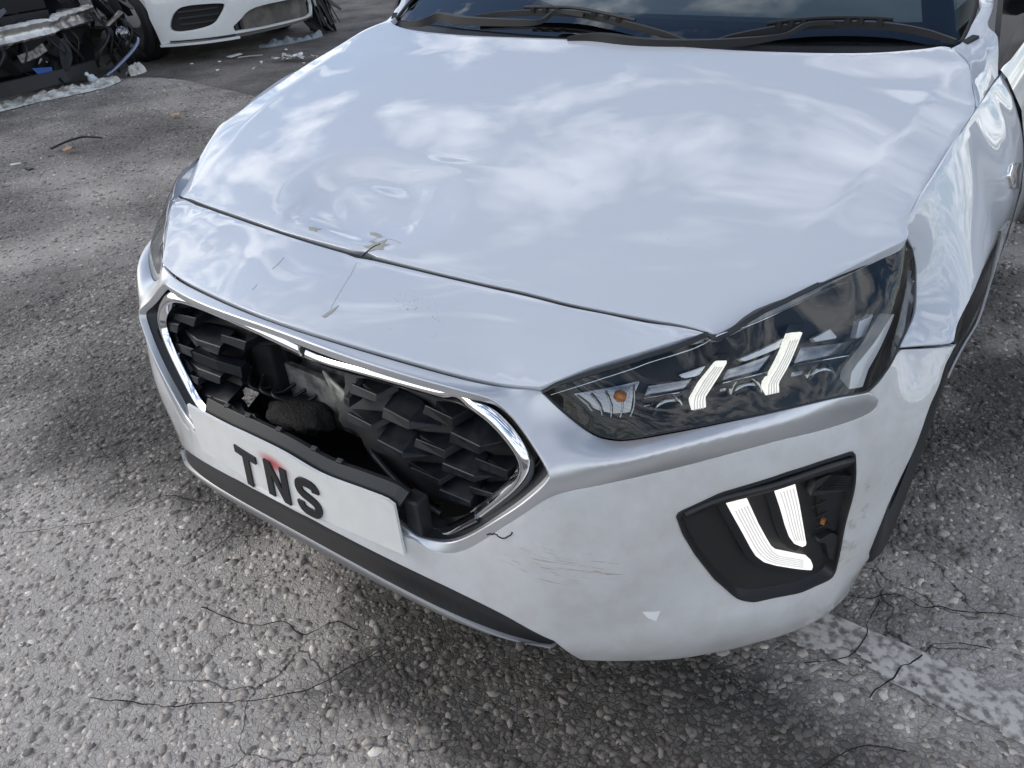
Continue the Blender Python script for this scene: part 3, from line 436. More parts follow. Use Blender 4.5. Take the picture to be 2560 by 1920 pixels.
both = lambda P: np.vstack([P, M(P)])
def smooth_path(P, it=4):
    P = P.copy()
    for _ in range(it): P[1:-1] = .25 * P[:-2] + .5 * P[1:-1] + .25 * P[2:]
    return P
# --- bonnet
def dent(uv):
    x, y = uv[:, 0], uv[:, 1]; d = np.zeros(len(uv))
    def g(cx, cy, rx, ry, rot=0):
        c, s = math.cos(rot), math.sin(rot); a = (x - cx) * c + (y - cy) * s; b = -(x - cx) * s + (y - cy) * c; return np.exp(-((a / rx) ** 2 + (b / ry) ** 2))
    def bowl(cx, cy, rx, ry, rot, p=2.0):
        c, s_ = math.cos(rot), math.sin(rot); a = (x - cx) * c + (y - cy) * s_; b = -(x - cx) * s_ + (y - cy) * c; q = np.clip(1 - ((a / rx) ** 2 + (b / ry) ** 2), 0, 1); return q ** p
    d -= .024 * bowl(-.10, .405, .25, .145, -.12, 1.8)
    d += .0085 * bowl(-.085, .405, .13, .07, -.15, 1.6)
    d += .0030 * g(-.10, .43, .09, .022, -.15)
    d += .0022 * g(.03, .42, .022, .06, .5)
    d -= .0028 * g(-.225, .325, .024, .045, .5)
    d += .002 * g(-.255, .345, .02, .05, .4)
    d -= .003 * g(-.01, .49, .07, .018, .2)
    d += .002 * g(-.02, .525, .09, .018, .12)
    d += .0022 * g(-.07, .290, .16, .014, -.10)
    d -= .0015 * g(-.09, .318, .12, .012, -.10)
    d -= .0045 * g(.005, .262, .020, .026)
    d += .0015 * g(-.14, .375, .045, .014, -.6)
    d -= .0012 * g(-.05, .365, .03, .014, .9)
    return d
EX = np.array([(.25, .60), (.32, .636), (.37, .685), (.46, .735), (.55, .768), (.63, .79), (.70, .80), (.80, .807), (.95, .806), (1.05, .795), (1.12, .775), (1.20, .725)]); pEX = np.polyfit(EX[:, 0], EX[:, 1], 5)
def Hood(x, y):
    x = np.abs(x); d = y - .258; zc = .749 + .30 * d - .0504 * d * d
    t = np.clip((y - .25) / .95, -.1, 1.1); r_ = np.clip((y - .98) / .22, 0, 1); D = .046 - .030 * t + .040 * t * t - .026 * r_ * r_ * (3 - 2 * r_)
    u = x / np.polyval(pEX, np.clip(y, .22, 1.22)); return zc - D * (.55 * u ** 2 + .45 * u ** 4)
rdg = np.vstack([[(.752, 1.08, .935)], RIDGE, [(.55, .36, .80)]]); pR = np.polyfit(rdg[:, 1], rdg[:, 0], 3)
def fold(uv):   # the pressed character line: the sheet bends down a little outboard of it, and lifts a little inboard
    yy_ = np.clip(uv[:, 1], .30, 1.12); x_ = (np.abs(uv[:, 0]) - np.polyval(pR, yy_)) * .93; t = np.clip((uv[:, 1] - .38) / .4, 0, 1); t2 = np.clip((1.14 - uv[:, 1]) / .2, 0, 1)
    return .0045 * np.exp(-np.abs(np.sqrt(x_ * x_ + .012 ** 2) - .012) / .045) * t * t * (3 - 2 * t) * t2 * t2 * (3 - 2 * t2)
dns0 = lambda P, st=.02: resamp(crom(np.asarray(P, float), 6), st)
F_hood = Field.__new__(Field); F_hood.f = TOP; F_hood.r = lambda uv: Hood(uv[:, 0], uv[:, 1]); F_hood.extra = lambda uv: dent(uv) + fold(uv) - .0025 * np.exp(-np.maximum(uv[:, 1] - np.interp(np.abs(uv[:, 0]), [0, .3, .62, .9], [.262, .275, .33, .7]), 0) / .03); F_hood.res = np.zeros(1)
GG = A['GG']; HS = A['HSIDE']; RE[:, 2] = Hood(RE[:, 0], RE[:, 1])
kink = crom(GG, 5); kink[:, 1] += .0095 * np.clip((.66 - np.abs(kink[:, 0])) / .08, .3, 1); kink[:, 1] += .010 * np.exp(-((kink[:, 0] - .012) / .012) ** 2) + .004 * np.exp(-((kink[:, 0] + .06) / .09) ** 2)
edge_in = HS[1:] + np.c_[np.full(len(HS) - 1, -.0020), np.zeros((len(HS) - 1, 2))]
ol = np.vstack([kink[:-1], crom(edge_in, 4), crom(RE, 4)[::-1][1:], M(crom(RE, 4))[1:], M(crom(edge_in, 4))[::-1][1:]])
panel('bonnet', F_hood, ol, M_hood, car, step=.011, flange=.02, label='white bonnet with a swirling dent above the plate')
tube('bonnet_seal', smooth_path(crom(GG, 5) + [0, .0035, -.0055]), .0042, M_matte, car, 8)
def chip(name, c, pts, mat, fld=F_hood, off=.0007, par=None):
    P = np.array([(c[0] + a, c[1] + b, 0) for a, b in pts])
    return panel(name, fld, P, mat, par or car, step=.01, bstep=.004, flange=.0006, off=off, rnd=.0001)
chip('paint_chip', (-.145, .297), [(-.018, .002), (-.006, .006), (.006, .004), (.012, .007), (.008, -.001), (.010, -.006), (0, -.004), (-.008, -.006)], M_primer)
chip('paint_chip', (-.013, .325), [(-.020, .004), (-.008, .007), (.008, .003), (.020, -.003), (.010, -.006), (-.004, -.003), (-.014, -.001)], M_primer)
chip('paint_chip', (.020, .288), [(-.026, -.004), (-.014, .004), (-.010, .016), (.002, .030), (.008, .014), (.020, .016), (.013, .004), (.022, -.002), (.006, -.006), (-.004, -.014), (-.010, -.006)], M_primer)
chip('paint_chip', (.003, .302), [(-.008, 0), (-.002, .004), (.004, .002), (.008, -.003), (0, -.004)], M_primer)
def crack(name, pts, fld, r, par=car, mat=None):
    P = resamp(crom(np.array([(a, b, 0.) for a, b in pts]), 3), .003); P[:, :2] += rng.normal(0, .0006, (len(P), 2))
    return tube(name, fld.X(P[:, :2], .0002), r, mat or M_matte, par, 5)
crack('crack', [(.006, .262), (.012, .278), (.022, .300)], F_hood, .0016)
crack('crack', [(-.02, .256), (.0, .261), (.02, .258), (.035, .262)], F_hood, .0026)
M_scr = pmat('scratch', (.42, .41, .38), .6)
crack('scratch', [(-.008, .300), (.003, .320), (.03, .318), (.06, .312)], F_hood, .0006, mat=M_scr)
# --- nose panel between bonnet and grille
inn = lambda P, d: P + np.asarray(d)
NR = HLtop[:5].copy(); NR[4] = GG[-1]
F_nose = Field(TOP, np.vstack([GG[1:], GG[1:-1] * [-1, 1, 1], both(PB), both(NR), both(np.array([(0, .165, .735), (.2, .18, .730), (.38, .21, .722), (.48, .235, .722)]))]), 1e-4)
top = crom(GG, 5) + [0, -.0025, 0]; top[:, 1] -= .004 * np.exp(-((top[:, 0] - .012) / .02) ** 2)
PBs = mir(crom(PB, 4))
ol = np.vstack([top, (crom(NR[1:4], 4)[::-1] + [-.008, .004, 0]), (PBs[::-1] + [0, .002, .001]), M(crom(NR[1:4], 4)) + [.008, .004, 0]])
panel('nose_panel', F_nose, ol, M_nose, car, step=.011, flange=.015)
crack('crack', [(.02, .24), (.04, .20), (.055, .16), (.068, .125)], F_nose, .0003, mat=M_scr)
crack('scratch', [(-.130, .205), (-.126, .19), (-.124, .172)], F_nose, .0006, mat=M_scr)
crack('scratch', [(-.12, .13), (-.118, .118)], F_nose, .0005, mat=M_scr)
chip('paint_chip', (.072, .118), [(-.006, -.012), (.002, -.012), (.006, .004), (.004, .02), (0, .006), (-.003, 0)], M_primer, F_nose)
# --- satin silver grille surround with a wing below each headlight
PBo = crom(PB, 4) + [0, -.004, -.004]
surL = np.vstack([PBo, crom(HLlow, 4)[1:], crom(np.vstack([HLlow[-1:], SW]), 4)[1:]])
SWc = np.array([(.20, -.004, .430), (.10, -.012, .434), (0, -.014, .435)])
outer = np.vstack([surL, SWc]); outline = np.vstack([outer, M(outer)[::-1][1:-1]])
inner = np.vstack([crom(np.vstack([SIc, SIR[1:]]), 4), np.array([(.22, .012, .446), (.11, .004, .452), (0, .002, .455)])])
hole = np.vstack([inner, M(inner)[::-1][1:-1]])
dns = lambda P, st=.014: resamp(crom(np.asarray(P, float), 6), st)
F_sur = Field(TILT, np.vstack([both(dns(PBo)), both(dns(HLlow)), both(dns(SW)), both(SWc), both(dns(np.vstack([SIc, SIR[1:]]))), both(dns(WR)), both(inner[-3:])]), 5e-4)
panel('grille_surround', F_sur, outline, M_silver, car, holes=[hole], step=.009, bstep=.006, flange=.014, rnd=.003)
# return wall from the surround back to the chrome ring (dark)
hl_ = resamp(hole, .008, closed=True); a0 = F_sur.on(hl_, -.004); q0_ = PLAN.to(a0); c_ = np.array([0, .55])
q0_[:, :2] = c_ + (q0_[:, :2] - c_) * .965; q0_[:, 2] += .055; a1 = PLAN.fr(q0_); n = len(a0)
mesh('grille_recess', np.vstack([a0, a1]), [(i, (i + 1) % n, n + (i + 1) % n, n + i) for i in range(n)], M_black, car, True)
# --- white lower bumper
BLh = crom(BLc, 4)
seamp = SEAM + [0, 0, -.003]
ARlow = AR[:6]
botm = np.vstack([BLh, crom(BB, 4)])
right = np.vstack([botm[::1], crom(ARlow, 4)[1:], crom(seamp, 3)[::-1][1:], [HLout[4] + [0.003, 0, -.004]], HLlow[-1:] + [[.003, 0, -.004]], crom(SW, 4)[0:] + [0, .0, -.0015], SWc + [0, 0, -.001]])
outline = np.vstack([right, M(right)[::-1][1:-1]])
mid = np.array([(.60, .142, .46), (.66, .195, .40), (.50, .072, .42), (.56, .108, .34), (.40, .040, .36), (.30, .012, .405), (.855, .447, .48), (.868, .475, .36), (.885, .545, .55), (.64, .175, .30)])
F_bum = Field(PLAN, np.vstack([both(BLc), both(BB), both(ARlow), both(SEAM), both(SW), both(SWc), both(CH), both(LEDGE), both(FOGo[::2]), both(mid), both(HLout[4:5])]), 5e-4)
panel('front_bumper', F_bum, outline, M_bump, car, holes=[FOGo, M(FOGo)], step=.012, flange=.015)
crack('crack', [tuple(q[:2]) for q in PLAN.to(A['CRACK'])], F_bum, .0012)
def patch3(name, P, mat, fld, off=.0007, par=car): return panel(name, fld, P, mat, par, step=.01, bstep=.004, flange=.0006, off=off, rnd=.0001)
patch3('paint_chip', A['CHIP'], M_plastic_w, F_bum)
# --- chrome ring
ringR = np.vstack([CT[:-1], CHR]); ringR = crom(ringR, 5)
brk = -.052
prof = [(-.0125, -.012), (-.0125, -.001), (-.011, .0035), (-.0065, .006), (.0, .007), (.0065, .006), (.011, .0035), (.0125, -.001), (.0125, -.012)]
def smooth_rows(P, it):
    P = P.copy()
    for _ in range(it): P[1:-1] = .25 * P[:-2] + .5 * P[1:-1] + .25 * P[2:]
    return P
def ring_piece(name, P, mat, label=None, cap=True):
    T = unit(np.gradient(P, axis=0)); q = PLAN.to(P); Nn = unit(PLAN.fr(q + [0, 0, -.01]) - PLAN.fr(q + [0, 0, .01])); Rd = unit(np.c_[-T[:, 2], 0 * T[:, 0], T[:, 0]]); Rd *= np.sign((Rd * (P - [0, 0, .55])).sum(1))[:, None]; Nn = unit(Nn + .70 * Rd); Nn = smooth_rows(Nn, 14)
    V, F = sweep(P, prof, Nn); o = mesh(name, V, F, mat, car, True); o.data.set_sharp_from_angle(angle=math.radians(50))
    if label: o['label'] = label
    return o
full = mir(ringR); low3 = np.array([(.42, .087, .495), (.385, .078, .455)])
tp = full[full[:, 2] > -1]
ringc = M_chrome
def inset_ring(P): # centre the 20 mm bar just inside its measured outer edge
    c = np.array([0, .1, .55]); d = unit((c - P) * [1, 0, 1]); return P + d * .013
full = smooth_rows(resamp(inset_ring(full), .009), 10)
sp = np.argmin(np.abs(full[:, 0] - brk) + (full[:, 2] < .56) * 9)
leftlow = inset_ring(M(np.array([(.345, .066, .425), (.30, .055, .418)])))[::-1]
ring_piece('chrome_trim', smooth_rows(resamp(np.vstack([leftlow, full[:sp + 1]]), .009), 6) , ringc, 'chrome grille trim bar, end snapped near the middle')
ring_piece('chrome_trim', np.vstack([full[sp + 1:] + [0.002, .002, -.004]]), ringc, 'chrome grille trim bar running to the torn lower corner')
ring_piece('chrome_trim', resamp(A['CHL'], .01) + [0, .004, .008], M_dchrome, 'dark loose stub of the grille trim by the plate')
V, F = sweep(resamp(np.vstack([A['CHTORN'][:5]]), .004), circ(.0022, 6)); V += rng.normal(0, .0005, V.shape); mesh('torn_edge', V, F, M_plastic_w, car, True)
b0 = full[sp]; mesh('torn_edge', *sweep(np.array([b0 + [0, -.006, .010], b0 + [.003, -.010, .0], b0 + [.001, -.006, -.010]]), circ(.0018, 6)), M_plastic_w, car, True)
# --- grille insert with broken hole
gr_ctrl = np.vstack([both(CT), both(CHR), both(np.array([(.12, .03, .42), (.25, .047, .425), (.33, .068, .42)])), [(0, .027, .42)]])
F_gr = Field(PLAN, gr_ctrl, 1e-4)
gin = np.vstack([ringR[::3], np.array([(.345, .066, .425), (.25, .047, .425), (.12, .03, .42), (0, .027, .42)])]); gin = np.vstack([gin, M(gin)[::-1][1:-1]])
H = A['HOLE'].copy(); H2 = []
for i in range(len(H)):
    a, b = H[i], H[(i + 1) % len(H)]
    for t in (0, .33, .66): H2.append(a * (1 - t) + b * t + np.array([rng.normal(0, .003), 0, rng.normal(0, .003)]))
panel('grille_insert', F_gr, gin, M_insert, car, holes=[np.array(H2)], step=.02, off=-.045, flange=.012)
def grille_block(ty, Fc, ap):
    TL, TR, BR, BL = (np.array(p) for p in Fc); ap = np.array(ap); back = np.array([0, .045, .004])
    if ty == 'V':
        th = np.array([0, .004, 0])
        Vf = [TL, TR, BR, BL, TL + th, TR + th, BR + th, BL + th]
        Ff = [(0, 3, 2, 1), (4, 5, 6, 7), (0, 1, 5, 4), (1, 2, 6, 5), (2, 3, 7, 6), (3, 0, 4, 7)]
        dn = (BR - TR); ap2 = ap + dn; out = back * .9 + np.array([.02 if TR[0] > TL[0] else 0, 0, .006])
        TRo, BRo = TR + out * .9, BR + out * .9
        Vr = [TR, ap, ap2, BR, TRo, BRo]
        Fr = [(0, 1, 2, 3), (0, 4, 1), (0, 3, 5, 4)]
        V, F = joinm([(Vf, Ff), (Vr, Fr)])
    else:
        up = np.array([0, .04, .016]); TLb, TRb = TL + up, TR + up
        BLb, BRb = BL + back, BR + back
        V = [TL, TR, BR, BL, TLb, TRb, BRb, BLb, ap]
        F = [(0, 3, 2, 1), (0, 1, 5, 4), (2, 3, 7, 6), (0, 4, 7, 3)]
        if (ap - TR)[0] > 0 and ap[0] > (TL[0] + TR[0]) / 2: F += [(1, 8, 5), (1, 2, 8), (2, 6, 8), (8, 6, 5)]
        else: F += [(1, 2, 6, 5), (0, 4, 8), (0, 8, 3), (3, 8, 7)]
    o = mesh('grille_block', V, F, M_grille, grille); bevel(o, .0013, 2, 25); return o
grille = car_grille = bpy.data.objects['grille_insert']
for ty, Fc, ap in CV['BLK']: grille_block(ty, Fc, ap)
stub = np.array([(-.30, .10, .545), (-.235, .105, .53), (-.205, .12, .525), (-.235, .11, .505), (-.30, .10, .52)])
V, F = sweep(np.array([(-.335, .098, .535), (-.27, .104, .530), (-.215, .118, .522)]), [(-.012, -.012), (.012, -.012), (.012, .012), (-.012, .012)]); o = mesh('broken_stub', V, F, M_grille, car); bevel(o, .0015)
# --- behind the hole
BM = np.array([(-.50, .25, .43), (-.2, .225, .45), (0, .215, .455), (.2, .225, .45), (.50, .25, .43)])
V, F = sweep(crom(BM, 4), [(-.035, -.055), (.035, -.055), (.035, .055), (.02, .052), (.012, .035), (-.012, .035), (-.02, .052), (-.035, .055)], (0, 0, 1)); mesh('crash_beam', V, F, M_metal, car)
V, F = sweep(crom(np.array([(-.055, .185, .50), (-.02, .172, .497), (.02, .165, .487), (.055, .168, .475)]), 6), [(-.004, -.042), (.003, -.040), (.006, 0), (.003, .040), (-.004, .040)], (0, -.25, 1)); mesh('dull_metal_panel', V, F, M_metal, car, True)
o = mesh('dark_cover_box', *box((-.235, .20, .53), (.085, .07, .30)), M_matte, car); bevel(o, .006)  # black box added over the beam here, standing in for hoses and shade
mesh('splash_shield', [(-.36, .09, .28), (.36, .09, .28), (.62, .65, .28), (-.62, .65, .28), (-.36, .09, .30), (.36, .09, .30), (.62, .65, .30), (-.62, .65, .30)], [(3, 2, 1, 0), (4, 5, 6, 7), (0, 1, 5, 4), (1, 2, 6, 5), (2, 3, 7, 6), (3, 0, 4, 7)], M_matte, car)
v1 = box((0, .50, .45), (1.1, .03, .60)); mesh('radiator', *v1, M_matte, car)
for i, x in enumerate((-.255, -.225, -.19)):
    tube('hose', crom(np.array([(x, .23, .66), (x + .01, .20, .58), (x - .005, .20, .50), (x + .02, .23, .42)]), 6), .010 - .002 * i, M_black, car)
bm = bmesh.new(); bmesh.ops.create_icosphere(bm, subdivisions=3, radius=1)
for v in bm.verts: v.co *= 1 + .22 * math.sin(7 * v.co.x + 4 * v.co.z) * math.cos(5 * v.co.y + 3 * v.co.x)
V = np.array([v.co[:] for v in bm.verts]) * [.08, .045, .018] + [-.10, .135, .446]; F = [[v.index for v in f.verts] for f in bm.faces]; bm.free(); mesh('foam_absorber', V, F, M_foam, car, True)
for k in range(4):
    x = -.30 + .035 * k; tube('wire', crom(np.array([(x, .16, .50 - .01 * k), (x + .03, .13, .47), (x + .07, .16, .45), (x + .10, .2, .47)]), 5), .004, M_black, car, 6)
# curved shroud piece lower right of the hole
sh = np.array([(.13, .10, .47), (.19, .085, .45), (.25, .075, .435), (.30, .075, .425)])
V, F = sweep(crom(sh, 5), [(-.004, -.02), (.004, -.02), (.004, .02), (-.004, .02)], (0, -.6, 1)); mesh('broken_shroud', V, F, M_black, car, True)
# --- number plate and holder
pb, pt = crom(A['PLB'], 6), crom(A['PLT'], 6); pb, pt = resamp(pb, n=40), resamp(pt, n=40)
nrow = 10; Vp = np.array([pb * (1 - t) + pt * t for t in np.linspace(0, 1, nrow)]).reshape(-1, 3)
thk = np.array([0, .005, .0008]); Fp = [(r * 40 + i, r * 40 + i + 1, (r + 1) * 40 + i + 1, (r + 1) * 40 + i) for r in range(nrow - 1) for i in range(39)]
nv = len(Vp); loop = list(range(40)) + [r * 40 + 39 for r in range(1, nrow)] + [(nrow - 1) * 40 + i for i in range(38, -1, -1)] + [r * 40 for r in range(nrow - 2, 0, -1)]
Fp2 = Fp + [tuple(i + nv for i in f[::-1]) for f in Fp] + [(loop[(i + 1) % len(loop)], loop[i], loop[i] + nv, loop[(i + 1) % len(loop)] + nv) for i in range(len(loop))]
def plate_mat():
    m = M_plate; t = m.node_tree; b = t.nodes['Principled BSDF']; src = b.inputs['Base Color'].links[0].from_socket
    co = N(t, 'ShaderNodeTexCoord'); q = N(t, 'ShaderNodeMapping', vector_type='TEXTURE'); q.inputs['Location'].default_value = (.018, -.012, .487); q.inputs['Rotation'].default_value = (0, .16, 0); q.inputs['Scale'].default_value = (.052, .1, .021); LK(t, co.outputs['Object'], q.inputs[0])
    ln = N(t, 'ShaderNodeVectorMath', operation='LENGTH'); LK(t, q.outputs[0], ln.inputs[0]); r = N(t, 'ShaderNodeMapRange', interpolation_type='SMOOTHSTEP'); r.inputs[1].default_value = 1; r.inputs[2].default_value = .1; r.inputs[4].default_value = .9; LK(t, ln.outputs['Value'], r.inputs[0])
    mm = N(t, 'ShaderNodeMix', data_type='RGBA'); mm.inputs[7].default_value = (.50, .03, .035, 1); LK(t, src, mm.inputs[6]); LK(t, r.outputs[0], mm.inputs[0]); LK(t, mm.outputs[2], b.inputs['Base Color'])
plate_mat()
plate = mesh('number_plate', np.vstack([Vp, Vp + thk]), Fp2, M_plate, car, False, label='white number plate with raised black letters and a red smear')
def letter(name, P):
    P = np.asarray(P); n = len(P); o = np.array([0, -.0035, 0]); f = P + o; b = P + [0, .001, 0]
    bmx = bmesh.new(); vs = [bmx.verts.new(p) for p in f]; fc = bmx.faces.new(vs); bmx.normal_update()
    if fc.normal.y > 0: fc.normal_flip()
    ex = bmesh.ops.extrude_face_region(bmx, geom=[fc]); vv = [g for g in ex['geom'] if isinstance(g, bmesh.types.BMVert)]
    for v in vv: v.co.y += .0045
    bmesh.ops.triangulate(bmx, faces=bmx.faces[:]); bmesh.ops.recalc_face_normals(bmx, faces=bmx.faces[:])
    me = bpy.data.meshes.new(name); bmx.to_mesh(me); bmx.free(); me.materials.append(M_letter); o_ = bpy.data.objects.new(name, me); COL.objects.link(o_); o_.parent = plate; return o_
def plate_pt(a, b):  # plate surface point at x=a, fraction b up
    xs = pb[:, 0]; i = np.interp(a, xs, np.arange(40)); p0 = np.array([np.interp(i, np.arange(40), pb[:, k]) for k in range(3)])
    j = np.interp(a, pt[:, 0], np.arange(40)); p1 = np.array([np.interp(j, np.arange(40), pt[:, k]) for k in range(3)]); return p0 * (1 - b) + p1 * b
def on_plate(x, z):
    lo = plate_pt(x, 0); hi = plate_pt(x, 1); b = (z - lo[2]) / (hi[2] - lo[2]); return plate_pt(x, b)
def put(name, pts2): return letter(name, np.array([on_plate(x, z) for x, z in pts2]))
# letter shapes in plate units (x mm from letter centre, z mm)
LT_ = {'letter_T': [(-29, 36), (29, 36), (29, 22), (8, 22), (8, -36), (-8, -36), (-8, 22), (-29, 22)],
       'letter_N': [(-27, 36), (-12, 36), (12, -10), (12, 36), (27, 36), (27, -36), (12, -36), (-12, 10), (-12, -36), (-27, -36)]}
def shear(pts, cx, cz): return [(cx + x / 1000, cz + z / 1000 - .08 * x / 1000) for x, z in pts]
put('letter_t', shear(LT_['letter_T'], -.057, .449)); put('letter_n', shear(LT_['letter_N'], .022, .452))
S_c = [(19, 17), (18, 23), (10, 29), (-10, 29), (-18, 23), (-19, 12), (-12, 4), (10, -3), (19, -10), (19, -22), (11, -29), (-11, -29), (-19, -22), (-20, -15)]
Sp = crom(np.array(S_c, float), 5); Tn = unit(np.gradient(Sp, axis=0)); Nn_ = np.stack([-Tn[:, 1], Tn[:, 0]], 1)
put('letter_s', shear(np.vstack([Sp + Nn_ * 7.5, (Sp - Nn_ * 7.5)[::-1]]), .096, .449))
# holder: black tray behind the plate, lip standing up above it
hp = np.vstack([pt + [0, .014, -.012]]); prof_h = [(.006, -.085), (-.024, -.085), (-.024, .012), (-.012, .030), (-.004, .030), (.006, .006)]
V, F = sweep(hp[4:], [(a, b) for a, b in prof_h], (0, .15, 1)); o = mesh('plate_holder', V, F, M_black, car); bevel(o, .002)
for i in (9, 14, 20, 26, 30):
    p = hp[i]; o = mesh('holder_clip', *box(p + [0, .012, .030], (.012, .008, .009), Euler((.3, 0, .1)).to_matrix()), M_black, car); bevel(o, .001)
o = mesh('holder_end', *box(hp[-1] + [.012, .022, -.04], (.03, .03, .10)), M_black, car); bevel(o, .004)
# --- black valance and lower lip
def valance():
    b = crom(BLc, 4) + [0, .004, .0]; l = crom(LTc, 4); n = min(len(b), len(l)); b, l = resamp(b, n=30), resamp(l, n=30); b, l = mir(b), mir(l); n = len(b)
    rows = [b + [0, .012, .006], b, b * .6 + l * .4 + [0, .004, 0], l, l + [0, .05, 0]]; k = len(rows)
    V = np.vstack(rows); F = [(r * n + i, r * n + i + 1, (r + 1) * n + i + 1, (r + 1) * n + i) for r in range(k - 1) for i in range(n - 1)]
    mesh('valance', V, F, M_black, car, True)
    t, bb_ = resamp(crom(LTc, 4), n=30), resamp(crom(LBc, 4), n=30); t, bb_ = mir(t), mir(bb_)
    rows = [t + [0, .03, .002], t + [0, .003, .001], t + [0, -.003, -.003], (t + bb_) / 2 + [0, -.006, 0], bb_ + [0, -.002, .001], bb_ + [0, .006, -.002], bb_ + [0, .03, -.004]]; k = len(rows)
    V = np.vstack(rows); F = [(r * n + i, r * n + i + 1, (r + 1) * n + i + 1, (r + 1) * n + i) for r in range(k - 1) for i in range(n - 1)]
    mesh('lower_lip', V, F, M_silver2, car, True)
M_silver2 = pmat('satin_grey_trim', (.24, .24, .245), .38, .6)
valance()
# undertray
ut = np.vstack([mir(crom(LBc, 3)) + [0, .03, -.004]]); n = len(ut)
V = np.vstack([ut, ut * [1.15, 0, 0] + [0, .5, .16], ut * [1.5, 0, 0] + [0, .9, .19]]); mesh('undertray', V, [(r * n + i, r * n + i + 1, (r + 1) * n + i + 1, (r + 1) * n + i) for r in (0, 1) for i in range(n - 1)], M_matte, car)
# --- front fog recess units
def both_sides(fn):
    fn(1); fn(-1)
M_ledrib = pmat('light_rib', (.45, .44, .45), .3, emit=(1, .97, .93), es=.42)
def fogunit(sd):
    S = (lambda P: np.asarray(P, float)) if sd > 0 else M
    o = S(FOGo); q = PLAN.to(o)
    # bezel with a recessed face: rim, wall, floor
    r0 = resamp(F_bum.X(q[:, :2], .0015), .008, closed=True); q0 = PLAN.to(r0); c = q0[:, :2].mean(0)
    def ringo(k, off): return F_bum.X(c + (q0[:, :2] - c) * k, off)
    fl_ctrl = np.vstack([o]); n = len(r0)
    rows = [ringo(1.012, -.002), ringo(1.004, .0025), ringo(.975, .0025), ringo(.955, -.006), ringo(.93, -.012), ringo(.7, -.016), ringo(.35, -.02)]
    V = np.vstack(rows + [ringo(0.0, -.02).mean(0, keepdims=True)]); k = len(rows)
    F = [(r * n + i, r * n + (i + 1) % n, (r + 1) * n + (i + 1) % n, (r + 1) * n + i) for r in range(k - 1) for i in range(n)] + [((k - 1) * n + i, (k - 1) * n + (i + 1) % n, k * n) for i in range(n)]
    fog = mesh('fog_lamp_bezel', V, F, M_fogblk, car, True); fog.data.set_sharp_from_angle(angle=math.radians(40))
    for nm, off in (('FL1', -.004), ('FL2', -.010)):
        P = S(A[nm]); pts = crom(P, 4, True) if nm == 'x' else P
        slab('running_light', F_bum, pts, M_fog, fog, off, .012, step=.012)
        a_, b_ = (P[1:9], np.vstack([P[:1], P[:9:-1]])) if nm == 'FL1' else (P[2:7], np.vstack([P[:1], P[:7:-1]]))
        qa, qb = resamp(PLAN.to(a_)[:, :2], n=14), resamp(PLAN.to(b_)[:, :2], n=14)
        for t in (.14, .30, .46, .62, .78): tube('light_rib', F_bum.X((qa * (1 - t) + qb * t)[1:-1], off + .0002), .0013, M_ledrib, fog, 5)
        # dark gutter beside the strip
        qq = PLAN.to(P)[:, :2]; cc = qq.mean(0); P2 = F_bum.X(qq + [(-.012 if sd > 0 else .012), -.006], off - .002)
        slab('lamp_gutter', F_bum, P2, M_matte, fog, off - .002, .01, step=.02)
    if True:
        slab('vent_pocket', F_bum, S(A['FPOCK']), M_matte, fog, -.008, .01, step=.02)
        for nm in ('FIN1', 'FIN2'):
            fin = slab('ribbed_fin', F_bum, S(A[nm]), M_fogblk, fog, -.002, .014, step=.02)
        for i in range(3):
            p = S(A['FR%d' % i]); tube('vent_rib', F_bum.X(PLAN.to(p)[:, :2], -.003), .002, M_grille, fog, 6)
        q1 = PLAN.to(S(A['FIN1']))[:, :2]
        for i in range(9):
            t = i / 8; a = q1[1] * (1 - t) + q1[0] * t if i else q1[1]; b_ = q1[3] * (1 - t) + q1[4] * t
            a = q1[2] * (1 - t) + q1[0] * t; tube('fin_rib', F_bum.X(np.array([a * .95 + b_ * .05, a * .05 + b_ * .95]), -.0015), .0011, M_grille, fog, 5)
        if sd > 0:
            pp = A['FAMB'].mean(0); mesh('amber_marker', *box(F_bum.X(PLAN.to(pp)[:, :2], -.004)[0], (.006, .006, .010)), M_amber2, fog)
    br = F_bum.X(PLAN.to(S(A['FBAR']))[:, :2], -.001); V, F = sweep(resamp(crom(br, 4), .02), [(-.007, -.006), (.007, -.006), (.006, .006), (-.006, .006)], (0, -.4, 1)); mesh('top_bar', V, F, M_fogblk, fog, True)
M_fogblk = pmat('fog_bezel_black', (.014, .014, .015), .40)
both_sides(fogunit)
